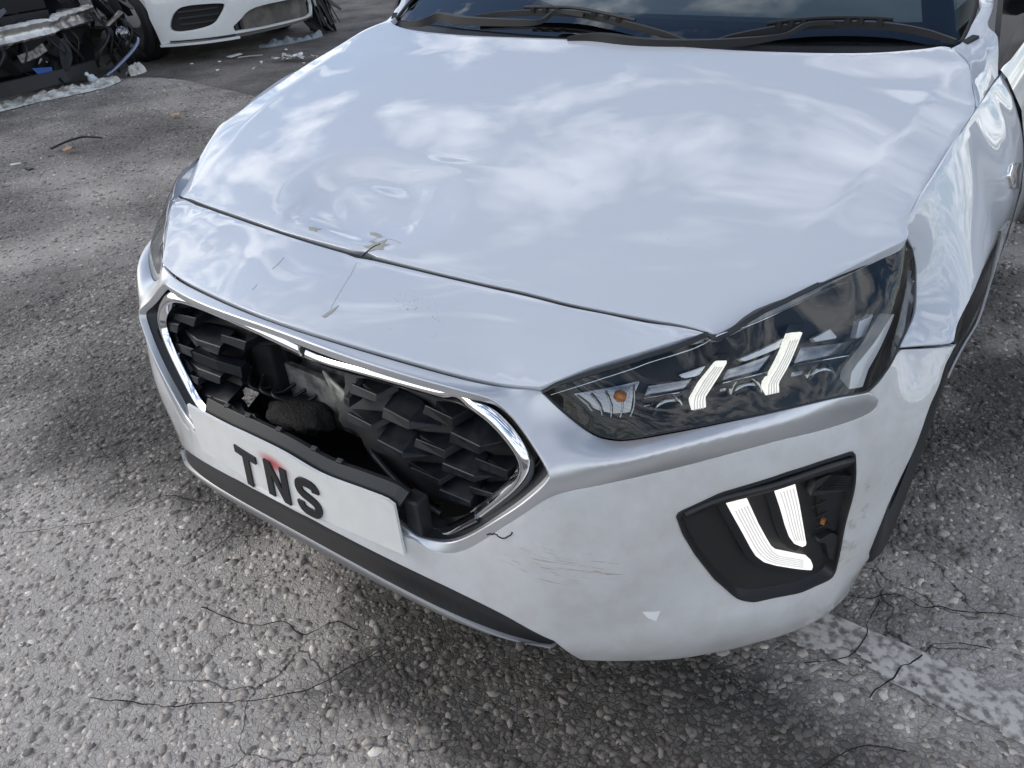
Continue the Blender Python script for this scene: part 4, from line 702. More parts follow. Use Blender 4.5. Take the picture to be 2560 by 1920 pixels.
# --- headlights
M_lens_sheen = pmat('painted_lens_sheen', (.5, .51, .53), .2, .5)  # silver colour paints the lens's grazing sky reflection onto the far lamp's rim
def headlight(sd):
    S = (lambda P: np.asarray(P, float)) if sd > 0 else M
    top_, low_, out_ = crom(A['HLtop'], 4), crom(HLlow, 4), crom(HLout, 4)
    ol = np.vstack([low_, out_[::-1][1:-1], top_[::-1][:-1]]); ol = S(ol)
    lo_, hi_ = resamp(HLlow, n=9), resamp(HLtop, n=9); bl = [lo_[i] * (1 - t) + hi_[i] * t + np.array([.5, -.75, .43]) * .010 * b_ * min(1, i / 2) for i in range(1, 9) for t, b_ in ((.3, .8), (.55, 1.), (.8, .65))]
    ctrl = S(np.vstack([HLtop, HLlow, HLout, np.array(bl)]))
    fr = PLAN; F_l = Field(fr, ctrl, 1.2e-3)
    q = PLAN.to(ol)[:, :2]; c = q.mean(0)
    olr = resamp(ol, .008, closed=True); q0 = PLAN.to(olr)[:, :2]; n = len(q0)
    def ringo(d, off):
        P = q0; T = unit(np.roll(P, -1, 0) - np.roll(P, 1, 0)); nn = np.stack([-T[:, 1], T[:, 0]], 1)
        tst = inpoly(P + nn * .004, P); nn[~tst] *= -1; nn = unit(np.roll(nn, 1, 0) + nn + np.roll(nn, -1, 0)); return F_l.X(P + nn * d, off)
    rows = [ringo(.0005, -.004), *((ringo(.003, .0010), ringo(.006, -.003)) if sd > 0 else (ringo(.002, -.0025), ringo(.0055, -.004))), ringo(.009, -.02), ringo(.020, -.065)]
    V = np.vstack(rows); k = len(rows); F = [(r * n + i, r * n + (i + 1) % n, (r + 1) * n + (i + 1) % n, (r + 1) * n + i) for r in range(k - 1) for i in range(n)]
    hd = mesh('headlight', V, F, M_black if sd > 0 else M_lens_sheen, car, True, label='headlight with two lit white strips' if sd > 0 else 'headlight on the far side')
    hd.data.set_sharp_from_angle(angle=math.radians(45))
    shrink = lambda d: ringo(d, 0)
    panel('lamp_lens', F_l, shrink(.0045 if sd > 0 else .001), M_lens, hd, step=.014, flange=0, off=-.001)
    panel('lamp_back', F_l, shrink(.012), M_hous, hd, step=.03, flange=0, off=-.06)
    def sl(nm, key, mat, off, th): return slab(nm, F_l, S(A[key]), mat, hd, off, th, step=.012, bstep=.005)
    sl('led_strip', 'HD1', M_led, -.026, .02); sl('led_strip', 'HD2', M_led, -.026, .02); sl('chrome_strip', 'HCH', M_bright, -.008, .02)
    for k_ in ('HD1', 'HD2'):
        P = S(A[k_]); qa, qb = resamp(PLAN.to(P[1:5])[:, :2], n=10), resamp(PLAN.to(np.vstack([P[:1], P[:4:-1]]))[:, :2], n=10)
        for t in (.2, .4, .6, .8): tube('strip_rib', F_l.X((qa * (1 - t) + qb * t)[1:-1], -.0257), .0011, M_ledrib, hd, 5)
    for k_ in ('HD1', 'HD2'):
        P = PLAN.to(S(A[k_]))[:, :2]; cc = P.mean(0); P2 = F_l.X(cc + (P - cc) * [1.35, 1.07]); slab('strip_frame', F_l, P2, M_hous, hd, -.040, .02, step=.015)
    for i in (1, 2, 3):
        sl('divider_blade', 'HDIV%d' % i, M_hous, -.034, .02)
        P = S(A['HDIV%d' % i]); tube('blade_edge', F_l.X(PLAN.to(np.array([P[0], P[1]]))[:, :2], -.0335), .0013, M_chrome, hd, 6)
    for i in range(6):
        c_ = sl('lamp_cell', 'HC%d' % i, M_cell, -.046, .01)
    for i in range(4): sl('mirror_facet', 'HM%d' % i, M_bright, -.040, .01)
    for i in (1, 3, 5):
        cc_ = F_l.X(PLAN.to(S(A['HC%d' % i]))[:, :2].mean(0), -.036)[0]; v, f = lathe([(.0, .012), (.010, .010), (.016, 0), (.020, -.004), (.024, 0), (.026, .008)], 24, 1); v = v @ np.array(Euler((0, 0, sd * .75)).to_matrix()).T; mesh('reflector_bowl', v + cc_, f, M_refl, hd, True)
    P = S(A['HTURN']); sl('turn_reflector', 'HTURN', M_cell, -.042, .01)
    qt = PLAN.to(P)[:, :2]
    for i in range(5):
        t = .15 + .19 * i; a = qt[0] * (1 - t) + qt[1] * t; b_ = qt[5] * (1 - t) + qt[3] * t
        m_ = (a + b_) / 2 + [.006 * sd, 0]; tube('reflector_rib', F_l.X(resamp(crom(np.array([a, m_, b_]), 4), .01), -.036), .0014, M_lensrib, hd, 6)
    v, f = lathe([(0, -.008), (.006, -.007), (.009, 0), (.006, .008), (0, .010)], 14, 0); mesh('amber_bulb', v + F_l.X(PLAN.to(S(A['HAMB']))[:, :2].mean(0), -.036)[0], f, M_amber, hd, True)
    for nm in ('HBASE1', 'HBASE2'):
        sl('strip_foot', nm, M_refl, -.028, .006)
    st = resamp(crom(S(A['HSTRIP']), 3), .008); tube('upper_light_pipe', F_l.X(PLAN.to(smooth_rows(st, 20))[:, :2], -.004), .0012, M_chrome, hd, 6)
M_lensrib = pmat('clear_rib', (.5, .5, .5), .12, .6)
both_sides(headlight)
# --- front wings (fenders)
F_f = None
def fender(sd):
    S = (lambda P: np.asarray(P, float)) if sd > 0 else M
    arch = np.array([(.9045 - .003 * math.sin(t), .88 - .38 * math.cos(t), .32 + .38 * math.sin(t)) for t in np.linspace(math.radians(53), PI, 28)])
    topE = np.vstack([HE[0:7], A['PIL'][:2], A['PIL'][1:2] + [.001, .06, .002]]) + [.0025, 0, 0]
    rear = np.array([(.845, 1.275, .85), (.888, 1.28, .75), (.905, 1.28, .62), (.902, 1.28, .45), (.885, 1.28, .30), (.872, 1.275, .20), (.872, 1.255, .20)])
    ho = HLout[:4] + [.003, .003, 0]
    ctrl = np.vstack([arch] * 5 + [dns0(topE, .05), dns0(ho, .03)] + [dns0(topE[:4], .02)] * 3 + [dns0(ho, .02)] * 3 + [ rear[:-1], ho, SEAM, np.array([(.845, .80, .80), (.858, .95, .80), (.872, 1.1, .79), (.872, .72, .71), (.886, .88, .735), (.896, 1.08, .745), (.846, 1.15, .845), (.905, 1.2, .65)])])
    fr = AxFrame(1, 2, 0, sd); f0 = Field(fr, S(ctrl), poly=(4, 4, False, 5)); tE = resamp(crom(topE[3:], 6), .03); xr = sd * tE[:, 0] - f0.r(tE[:, [1, 2]]); pe = np.polyfit(tE[:, 1], xr, 3); pz = np.polyfit(tE[:, 1], tE[:, 2], 3)
    def fex(uv): yy_ = np.clip(uv[:, 0], tE[0, 1], 1.27); return sd * np.polyval(pe, yy_) * np.exp(-((np.polyval(pz, yy_) - uv[:, 1]) / .10) ** 2)
    fl = Field(fr, S(np.vstack([arch[::2], dns0(topE, .05), dns0(ho, .025), dns0(ho, .02), rear[:-1], dns0(SEAM, .03), np.array([(.845, .80, .80), (.858, .95, .80), (.872, 1.1, .79), (.875, .72, .71), (.889, .88, .74), (.899, 1.08, .745), (.846, 1.15, .845), (.906, 1.2, .65), (.905, 1.12, .66), (.907, 1.22, .5)])])), 3e-3)
    ol = np.vstack([crom(topE, 4), crom(rear, 3)[1:], arch[::-1], crom(SEAM + [0, 0, .003], 3)[::-1][1:], crom(ho, 4)[::-1][1:-1]])
    panel('front_wing', fl, S(ol), M_hood, car, step=.013, flange=.005)
    if sd > 0: slab('wing_badge', fl, S(A['MARK']), M_chrome, car, .006, .008, step=.01)
    # arch liner
    V, F = [], []; ts = np.linspace(math.radians(8), PI * 1.03, 30)
    for t in ts:
        for x, r in ((.862, .392), (.85, .405), (.60, .41)): V.append((x, .88 - r * math.cos(t), .32 + r * math.sin(t)))
    F = [(i * 3 + j, i * 3 + j + 1, (i + 1) * 3 + j + 1, (i + 1) * 3 + j) for i in range(29) for j in (0, 1)]
    mesh('arch_liner', S(np.array(V)), F, M_matte, car, True)
    return fl
fl_r = fender(1); fl_l = fender(-1)
# --- wheels
def wheel(sd, y):
    wl = bpy.data.objects.new('wheel', None); COL.objects.link(wl); wl.parent = car; wl.location = (sd * .768, y, .318)
    pr = [(.205, -.09), (.235, -.105), (.285, -.108), (.306, -.098), (.315, -.085), (.318, -.06)]
    for g in (-.045, -.015, .015, .045): pr += [(.318, g - .006), (.311, g - .004), (.311, g + .004), (.318, g + .006)]
    pr += [(.318, .06), (.315, .085), (.306, .098), (.285, .108), (.235, .105), (.205, .09)]
    V, F = lathe(pr, 72, 0); mesh('tyre', V, F, M_rubber, wl, True).data.set_sharp_from_angle(angle=math.radians(40))
    pr2 = [(.205, -.09), (.215, -.085), (.19, -.05), (.19, .05), (.215, .085), (.205, .095)]
    parts = [lathe(pr2, 40, 0)]
    for k in range(5):
        a = 2 * PI * k / 5; R = np.array(Euler((a, 0, 0)).to_matrix()); parts.append(box(R @ np.array([sd * .06, 0, .11]), (.03, .06, .18), R))
    parts.append((lathe([(0, .075 * sd), (.05, .07 * sd), (.055, .03 * sd)], 20, 0)))
    mesh('rim', *joinm(parts), M_rim, wl, False)
M_rim = pmat('alloy_grey', (.28, .28, .29), .3, .9)
for sd in (1, -1):
    wheel(sd, .88); wheel(sd, 3.58)
# --- front pillar bases, windscreen, cowl
ybase = lambda x: 1.10 + .12 * (x / .737) ** 2
def glassz(x, y): return .948 + .5 * (y - ybase(x))
ROOF_Y, = (1.80,)
xe = lambda y: .7375 - .17 * np.clip((y - 1.23) / .75, -.02, 1) ** 1.2 if True else 0
ys = np.linspace(0, .62, 14); us = np.linspace(-1, 1, 29); V = []
for d in ys:
    for u in us:
        x = u * (.737 - .20 * (d / .62)); y = ybase(x) + d + .004; V.append((x, y, .948 + .5 * d - .06 * (d / .62) ** 2 * .5))
nU = len(us); F = [(i * nU + j, i * nU + j + 1, (i + 1) * nU + j + 1, (i + 1) * nU + j) for i in range(len(ys) - 1) for j in range(nU - 1)]
ws = mesh('windscreen', V, F, M_glass, car, True)
# black printed border under the glass
fr_pts = A['FRIT'][2:]; xs_ = np.linspace(-.70, .70, 60); V = []
def frit_top(x):
    ax = abs(x); d = np.interp(x, [-.7, -.55, -.40, -.3, -.17, .05, .2, .42, .57, .63], [.23, .22, .19, .14, .10, .078, .075, .07, .065, .07])
    return d
V, F = [], []
for i, x in enumerate(xs_):
    for d in np.linspace(-.004, 1, 6): 
        dd = d * frit_top(x); y = ybase(x) + dd + .006; V.append((x, y, .946 + .5 * dd - .003))
F = [(i * 6 + j, i * 6 + j + 1, (i + 1) * 6 + j + 1, (i + 1) * 6 + j) for i in range(59) for j in range(5)]
mesh('printed_border', V, F, M_frit if 'M_frit' in globals() else pmat('printed_black', (.012, .014, .02), .5), ws, True)
V, F = [], []
for i in range(12):   # side strip of the border, rounded corner on the right
    d = .02 + .6 * i / 11; xo = .737 - .20 * (d / .62)
    for sx in (1, -1):
        for wdt in (0.004, .065): V.append((sx * (xo - wdt), ybase(xo) + d + .006, .945 + .5 * d - .003 - .03 * (d / .62) ** 2))
F = [(i * 4 + s, i * 4 + s + 1, (i + 1) * 4 + s + 1, (i + 1) * 4 + s) for i in range(11) for s in (0, 2)]
mesh('printed_border', V, F, pmat('printed_black_side', (.012, .014, .02), .5), ws, True)
# dashboard seen through the glass
mesh('dashboard', *joinm([box((0, 1.62, .93), (1.34, .50, .06)), box((0, 1.90, .80), (1.34, .1, .3))]), pmat('pale_dash', (.34, .40, .40), .7), car)
# cowl
V, F = [], []; xs_ = np.linspace(-.735, .735, 40)
for x in xs_:
    re_y = np.interp(abs(x), RE[:, 0], RE[:, 1]); yb = ybase(x)
    for y, z in ((re_y - .03, .915), (re_y + .004, .925), (max(re_y + .02, yb - .01), .932), (yb + .012, .951)): V.append((x, y, z))
F = [(i * 4 + j, i * 4 + j + 1, (i + 1) * 4 + j + 1, (i + 1) * 4 + j) for i in range(39) for j in range(3)]
mesh('cowl_panel', V, F, M_black, car, True)
for x in (-.30, -.285, -.27, -.255, .36, .38, .42, .46):
    re_y = np.interp(abs(x), RE[:, 0], RE[:, 1]); mesh('cowl_slot', *box((x, re_y + .02, .938), (.012, .006, .006)), M_grille, car)
# pillars
def pillar(sd):
    S = (lambda P: np.asarray(P, float)) if sd > 0 else M
    inn_ = np.array([HE[10] + [.004, .002, 0], (.7375, 1.225, .9505), (.739, 1.277, .9755), (.732, 1.341, 1.007), (.70, 1.50, 1.075), (.62, 1.80, 1.20)])
    out_ = np.vstack([HE[6] + [.001, .004, .001], A['PIL'] + [0, .001, .002], (.745, 1.60, 1.10), (.67, 1.85, 1.205)])
    lower = HE[7:10] + [.003, .003, .001]
    ol = np.vstack([crom(np.vstack([inn_[:1], lower[::-1], out_[:1]]), 4), crom(out_, 4)[1:], crom(inn_, 4)[::-1][:-1]])
    ctrl = np.vstack([inn_, out_, lower, np.array([(.782, 1.22, .955), (.777, 1.31, 1.0), (.76, 1.42, 1.055)])])
    fr = PlaneFrame(S(ctrl), (sd * .7, -.5, .5)); fl = Field(fr, S(ctrl), 2e-3); panel('windscreen_pillar', fl, S(ol), M_hood, car, step=.012, flange=.015)
    tube('screen_seal', S(crom(inn_[1:], 5)) + [0, 0, .002], .0045, M_rubber, car, 6)
    # quarter glass black triangle and window
    tri = np.vstack([A['PIL'][1:] + [.002, .004, 0], (.75, 1.62, 1.09), (.81, 1.9, 1.09), (.83, 1.9, .92)]); nt_ = len(tri)
    mesh('door_glass', S(np.vstack([tri, tri + [-.01, 0, 0]])), [tuple(range(nt_)), tuple(range(2 * nt_ - 1, nt_ - 1, -1))] + [(i, i + nt_, (i + 1) % nt_ + nt_, (i + 1) % nt_) for i in range(nt_)], pmat('dark_side_glass', (.01, .011, .013), .1), car)
    # door skin
    V, F = [], []; yy = np.linspace(1.288, 2.35, 12); sec = [(.810, .893), (.826, .878), (.865, .82), (.892, .74), (.906, .66), (.907, .55), (.897, .42), (.882, .30), (.870, .20), (.84, .16)]
    for y in yy:
        for x, z in sec: V.append((x + .006 * min(1, (y - 1.288)), y, z + .012 * (y - 1.288)))
    k = len(sec); F = [(i * k + j, i * k + j + 1, (i + 1) * k + j + 1, (i + 1) * k + j) for i in range(11) for j in range(k - 1)]
    mesh('front_door', S(np.array(V)), F, M_door, car, True)
    V = []; yy = np.linspace(2.355, 4.35, 14)
    for y in yy:
        t = max(0, (y - 3.6) / .75)
        for x, z in sec: V.append(((x + .006) * (1 - .12 * t * t), y, z + .013))
    mesh('rear_side', S(np.array(V)), [(i * k + j, i * k + j + 1, (i + 1) * k + j + 1, (i + 1) * k + j) for i in range(13) for j in range(k - 1)], M_hood, car, True)
    # mirror
    bmx = bmesh.new(); bmesh.ops.create_icosphere(bmx, subdivisions=3, radius=1)
    for v in bmx.verts:
        if v.co.y > .3: v.co.y = .3
        v.co.x *= .12; v.co.y *= .09; v.co.z *= .075
    V = np.array([v.co[:] for v in bmx.verts]) + [.985, 1.62, 1.06]; F = [[v.index for v in f.verts] for f in bmx.faces]; bmx.free()
    mr = mesh('door_mirror', S(V), F, M_black, car, True)
    mesh('mirror_stalk', S(sweep(np.array([(.815, 1.50, .985), (.87, 1.57, 1.0), (.93, 1.62, 1.02)]), circ(.03, 10, .022))[0]), sweep(np.array([(.815, 1.50, .985), (.87, 1.57, 1.0), (.93, 1.62, 1.02)]), circ(.03, 10, .022))[1], M_black, car, True)
M_door = paint('door_paint', (.72, .72, .70), .3)
pillar(1); pillar(-1)
# roof, tail
V, F = [], []; yy = np.linspace(1.72, 4.35, 16)
for y in yy:
    t = (y - 1.72) / 2.63; zc = 1.225 + .21 * math.sin(min(t * 1.9, 1.2)) - .38 * max(0, t - .5) ** 1.5; hw = .60 + .03 * math.sin(PI * t)
    for u in np.linspace(-1, 1, 9): V.append((u * hw, y, zc - .05 * u * u))
mesh('roof', V, [(i * 9 + j, i * 9 + j + 1, (i + 1) * 9 + j + 1, (i + 1) * 9 + j) for i in range(15) for j in range(8)], M_hood, car, True)
mesh('rear_hatch', *joinm([box((0, 4.36, .65), (1.55, .06, .9))]), M_hood, car)
mesh('underbody', *box((0, 2.5, .23), (1.5, 3.0, .06)), M_matte, car)
mesh('bulkhead', *box((0, 1.30, .58), (1.45, .05, .68)), M_matte, car)
# wipers
def wiper(arm, blade, cap):
    wp = bpy.data.objects.new('wiper', None); COL.objects.link(wp); wp.parent = car
    a = smooth_rows(resamp(crom(A[arm], 4), .012), 3); n = len(a); wd = np.interp(np.linspace(0, 1, n), [0, .12, .2, .7, .8, 1], [.010, .018, .022, .015, .009, .008])
    pr = np.array([[(-w_ * .6, -w_ * .45), (w_ * .6, -w_ * .45), (w_ * .45, w_ * .5), (-w_ * .45, w_ * .5)] for w_ in wd]); V, F = sweep(a, pr); o = mesh('wiper_arm', V, F, M_wip, wp, True); o.data.set_sharp_from_angle(angle=math.radians(50))
    b = smooth_rows(resamp(crom(A[blade], 4), .012), 8); n = len(b); hh = np.interp(np.linspace(0, 1, n), [0, .1, .5, .9, 1], [.002, .006, .008, .006, .002])
    pr = np.array([[(-.006, -.006), (.006, -.006), (.005, h_), (-.005, h_)] for h_ in hh]); V, F = sweep(b, pr); mesh('wiper_blade', V, F, M_wip, wp, True).data.set_sharp_from_angle(angle=math.radians(50))
    for t in (.30, .36, .42, .58, .64, .70):
        i = int(t * (n - 1)); mesh('blade_claw', *box(b[i] + [0, 0, .008], (.012, .016, .012)), M_wip, wp)
    P = b[int(n * .25):int(n * .78)] + [0, -.004, .014]; V, F = sweep(P, circ(.004, 6)); mesh('blade_bridge', V, F, M_wip, wp)
M_wip = pmat('wiper_black', (.010, .0105, .0115), .5, spec=.3)
wiper('W1A', 'W1B', None); wiper('W2A', 'W2B', None)
for sx in (-1, 1): mesh('screen_corner_cap', *box((sx * .748, 1.232, .952), (.022, .03, .014), Euler((.3, 0, -.5 * sx)).to_matrix()), M_rubber, car)
# ------------------------------------------------------------------ ground: old asphalt with exposed stones
def vnoise(x, y, sd=0):   # cheap value noise
    xi, yi = np.floor(x).astype(int), np.floor(y).astype(int); fx, fy = x - xi, y - yi; fx, fy = fx * fx * (3 - 2 * fx), fy * fy * (3 - 2 * fy)
    def h(a, b): n_ = (a * 374761393 + b * 668265263 + sd * 1442695041) & 0x7fffffff; n_ = (n_ ^ (n_ >> 13)) * 1274126177 & 0x7fffffff; return ((n_ ^ (n_ >> 16)) & 0xffff) / 65535.
    return (h(xi, yi) * (1 - fx) + h(xi + 1, yi) * fx) * (1 - fy) + (h(xi, yi + 1) * (1 - fx) + h(xi + 1, yi + 1) * fx) * fy
def fbm(x, y, o=4, sd=0): return sum(vnoise(x * 2 ** i, y * 2 ** i, sd + i) * .5 ** i for i in range(o)) / 1.9
def gz(x, y): return .010 * (fbm(x * 5, y * 5, 4, 3) - .5) + .004 * (fbm(x * 40, y * 40, 2, 9) - .5)
def crack_mask(t, P):   # fine net of cracks, stronger in some places than others
    ds = N(t, 'ShaderNodeTexNoise', i_Scale=9., i_Detail=4.); LK(t, P, ds.inputs['Vector'])
    va = N(t, 'ShaderNodeVectorMath', operation='MULTIPLY_ADD'); va.inputs[1].default_value = (.12, .12, 0); LK(t, ds.outputs['Color'], va.inputs[0]); LK(t, P, va.inputs[2])
    v = N(t, 'ShaderNodeTexVoronoi', feature='DISTANCE_TO_EDGE', i_Scale=6.5, voronoi_dimensions='2D'); LK(t, va.outputs[0], v.inputs['Vector'])
    r = N(t, 'ShaderNodeMapRange'); r.inputs[1].default_value = .004; r.inputs[2].default_value = .022; r.inputs[3].default_value = 1; r.inputs[4].default_value = 0; LK(t, v.outputs['Distance'], r.inputs[0])
    n = N(t, 'ShaderNodeTexNoise', i_Scale=2.3, i_Detail=3.); LK(t, P, n.inputs['Vector']); r2 = N(t, 'ShaderNodeMapRange'); r2.inputs[1].default_value = .46; r2.inputs[2].default_value = .60; r2.inputs[4].default_value = .8; LK(t, n.outputs['Fac'], r2.inputs[0])
    m = N(t, 'ShaderNodeMath', operation='MULTIPLY'); LK(t, r.outputs[0], m.inputs[0]); LK(t, r2.outputs[0], m.inputs[1]); return m.outputs[0]
def add_cracks(m, src):
    t = m.node_tree; g = N(t, 'ShaderNodeNewGeometry'); k = crack_mask(t, g.outputs['Position']); mx = N(t, 'ShaderNodeMix', data_type='RGBA'); mx.inputs[7].default_value = (.028, .026, .024, 1); LK(t, src, mx.inputs[6]); LK(t, k, mx.inputs[0]); LK(t, mx.outputs[2], t.nodes['Principled BSDF'].inputs['Base Color'])
def asphalt(name, base, stone, dark, patch=True, smoothn=False):
    m = bpy.data.materials.new(name); m.use_nodes = True; t = m.node_tree; b = t.nodes['Principled BSDF']; b.inputs['Roughness'].default_value = .85; b.inputs['Specular IOR Level'].default_value = .35
    g = N(t, 'ShaderNodeNewGeometry'); P = g.outputs['Position']
    sc = 90. if not smoothn else 130.
    v = N(t, 'ShaderNodeTexVoronoi', i_Scale=sc, i_Randomness=1.0); LK(t, P, v.inputs['Vector'])
    v2 = N(t, 'ShaderNodeTexVoronoi', feature='DISTANCE_TO_EDGE', i_Scale=sc); LK(t, P, v2.inputs['Vector'])
    sepc = N(t, 'ShaderNodeSeparateColor'); LK(t, v.outputs['Color'], sepc.inputs[0])
    r = N(t, 'ShaderNodeValToRGB'); LK(t, sepc.outputs[0], r.inputs[0]); e = r.color_ramp.elements
    e[0].position = .1; e[0].color = (*base, 1); e[1].position = 1; e[1].color = (*stone, 1)
    mr = N(t, 'ShaderNodeMapRange'); mr.inputs[1].default_value = .0; mr.inputs[2].default_value = .12; LK(t, v2.outputs['Distance'], mr.inputs[0])
    mx = N(t, 'ShaderNodeMix', data_type='RGBA'); mx.inputs[6].default_value = (*dark, 1); LK(t, r.outputs[0], mx.inputs[7]); LK(t, mr.outputs[0], mx.inputs[0])
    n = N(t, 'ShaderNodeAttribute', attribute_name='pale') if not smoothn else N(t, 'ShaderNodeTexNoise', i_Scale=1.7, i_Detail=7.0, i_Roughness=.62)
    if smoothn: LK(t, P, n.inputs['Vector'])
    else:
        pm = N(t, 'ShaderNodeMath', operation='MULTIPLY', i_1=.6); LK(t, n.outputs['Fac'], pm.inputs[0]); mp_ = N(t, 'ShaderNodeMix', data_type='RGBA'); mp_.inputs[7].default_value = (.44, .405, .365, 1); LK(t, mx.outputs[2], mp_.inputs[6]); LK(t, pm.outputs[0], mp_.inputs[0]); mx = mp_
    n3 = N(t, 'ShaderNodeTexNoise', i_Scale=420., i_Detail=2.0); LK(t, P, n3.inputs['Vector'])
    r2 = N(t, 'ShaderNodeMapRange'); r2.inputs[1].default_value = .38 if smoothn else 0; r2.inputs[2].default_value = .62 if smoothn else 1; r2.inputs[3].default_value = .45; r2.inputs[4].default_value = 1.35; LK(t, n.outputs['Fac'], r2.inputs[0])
    mu = N(t, 'ShaderNodeMix', data_type='RGBA', blend_type='MULTIPLY'); mu.inputs[0].default_value = 1; LK(t, mx.outputs[2], mu.inputs[6])
    cc = N(t, 'ShaderNodeCombineColor'); [LK(t, r2.outputs[0], cc.inputs[i]) for i in range(3)]; LK(t, cc.outputs[0], mu.inputs[7])
    r3 = N(t, 'ShaderNodeMapRange'); r3.inputs[3].default_value = .6; r3.inputs[4].default_value = 1.4; LK(t, n3.outputs['Fac'], r3.inputs[0])
    mu2 = N(t, 'ShaderNodeMix', data_type='RGBA', blend_type='MULTIPLY'); mu2.inputs[0].default_value = 1; LK(t, mu.outputs[2], mu2.inputs[6]); c2 = N(t, 'ShaderNodeCombineColor'); [LK(t, r3.outputs[0], c2.inputs[i]) for i in range(3)]; LK(t, c2.outputs[0], mu2.inputs[7])
    add_cracks(m, mu2.outputs[2])
    hh = N(t, 'ShaderNodeMath', operation='MULTIPLY_ADD', i_1=.35); LK(t, n3.outputs['Fac'], hh.inputs[0]); LK(t, mr.outputs[0], hh.inputs[2])
    bp = N(t, 'ShaderNodeBump', i_Strength=.45 if not smoothn else .4, i_Distance=.004); LK(t, hh.outputs[0], bp.inputs['Height']); LK(t, bp.outputs[0], b.inputs['Normal'])
    return m
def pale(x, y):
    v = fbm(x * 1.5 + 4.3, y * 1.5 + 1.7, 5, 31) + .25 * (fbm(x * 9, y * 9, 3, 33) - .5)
    for cx, cy, rx, ry, a in ((-.35, -.30, .45, .25, .30), (-.12, -.02, .22, .12, .22), (1.2, .75, .35, .35, .12), (.45, .08, .42, .20, -.55), (.75, .2, .3, .14, -.30), (-.43, .10, .12, .14, -.05), (.95, .66, .12, .06, -.2), (-.8, -.05, .45, .35, .22), (.05, -.2, .12, .25, -.15)):  # worn and stained spots; dark ones by the bumper also paint in contact shadow
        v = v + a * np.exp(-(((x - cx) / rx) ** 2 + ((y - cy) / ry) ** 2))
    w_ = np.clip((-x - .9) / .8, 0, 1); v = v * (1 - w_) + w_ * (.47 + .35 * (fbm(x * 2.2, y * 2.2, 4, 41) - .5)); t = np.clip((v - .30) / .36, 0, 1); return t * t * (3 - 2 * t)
M_asph = asphalt('rough_asphalt', (.15, .137, .123), (.33, .302, .27), (.10, .091, .082))
M_asph2 = asphalt('smooth_asphalt', (.10, .09, .082), (.21, .19, .172), (.065, .06, .055), smoothn=True)
# distant sheet with a fine centre
def grid(x0, x1, y0, y1, st): return np.arange(x0, x1 + st / 2, st), np.arange(y0, y1 + st / 2, st)
gx = np.r_[-400, -150, -60, -30, -16, -10, np.arange(-8, -3, .1), np.arange(-3, 2.6, .02), np.arange(2.6, 4, .1), 6, 12, 30, 80, 200, 400]
gy = np.r_[-400, -150, -60, -30, -12, -6, -3, np.arange(-1.4, 2.0, .02), np.arange(2.0, 8, .1), 10, 16, 30, 80, 200, 400]
X, Y = np.meshgrid(gx, gy); Z = gz(X, Y) * ((np.abs(X) < 7) & (np.abs(Y) < 9)); V = np.c_[X.ravel(), Y.ravel(), Z.ravel()]; nx = len(gx)
F = [(j * nx + i, j * nx + i + 1, (j + 1) * nx + i + 1, (j + 1) * nx + i) for j in range(len(gy) - 1) for i in range(nx - 1)]
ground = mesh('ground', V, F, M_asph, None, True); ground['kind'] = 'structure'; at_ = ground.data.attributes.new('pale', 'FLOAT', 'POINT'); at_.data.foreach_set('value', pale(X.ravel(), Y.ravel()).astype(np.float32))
# newer, smoother tarmac beyond the cracked joint
jt = np.array([(-14, 1.2), (-11, 1.6), (-9, 1.95), (-7.8, 2.2), (-7.0, 2.45), (-6.5, 2.75), (-5.83, 3.30), (-5.45, 3.36), (-5.13, 3.34), (-4.7, 3.25), (-4.27, 3.20), (-3.4, 3.10), (-1.5, 2.95), (2, 2.8)])
J = resamp(crom(jt, 6), .04); J = J + np.c_[np.zeros(len(J)), .05 * (fbm(J[:, 0] * 3, J[:, 0] * 0 + 2, 4, 5) - .5) * 2]
rows = [0, .02, .3, 1, 3, 8, 25]; V = []
for r_ in rows: V.append(np.c_[J[:, 0], J[:, 1] + r_, np.full(len(J), .007 if r_ else .0)])
V = np.vstack(V); n = len(J); F = [(r * n + i, r * n + i + 1, (r + 1) * n + i + 1, (r + 1) * n + i) for r in range(len(rows) - 1) for i in range(n - 1)]
mesh('tarmac_patch', V, F, M_asph2, None, False)['kind'] = 'structure'
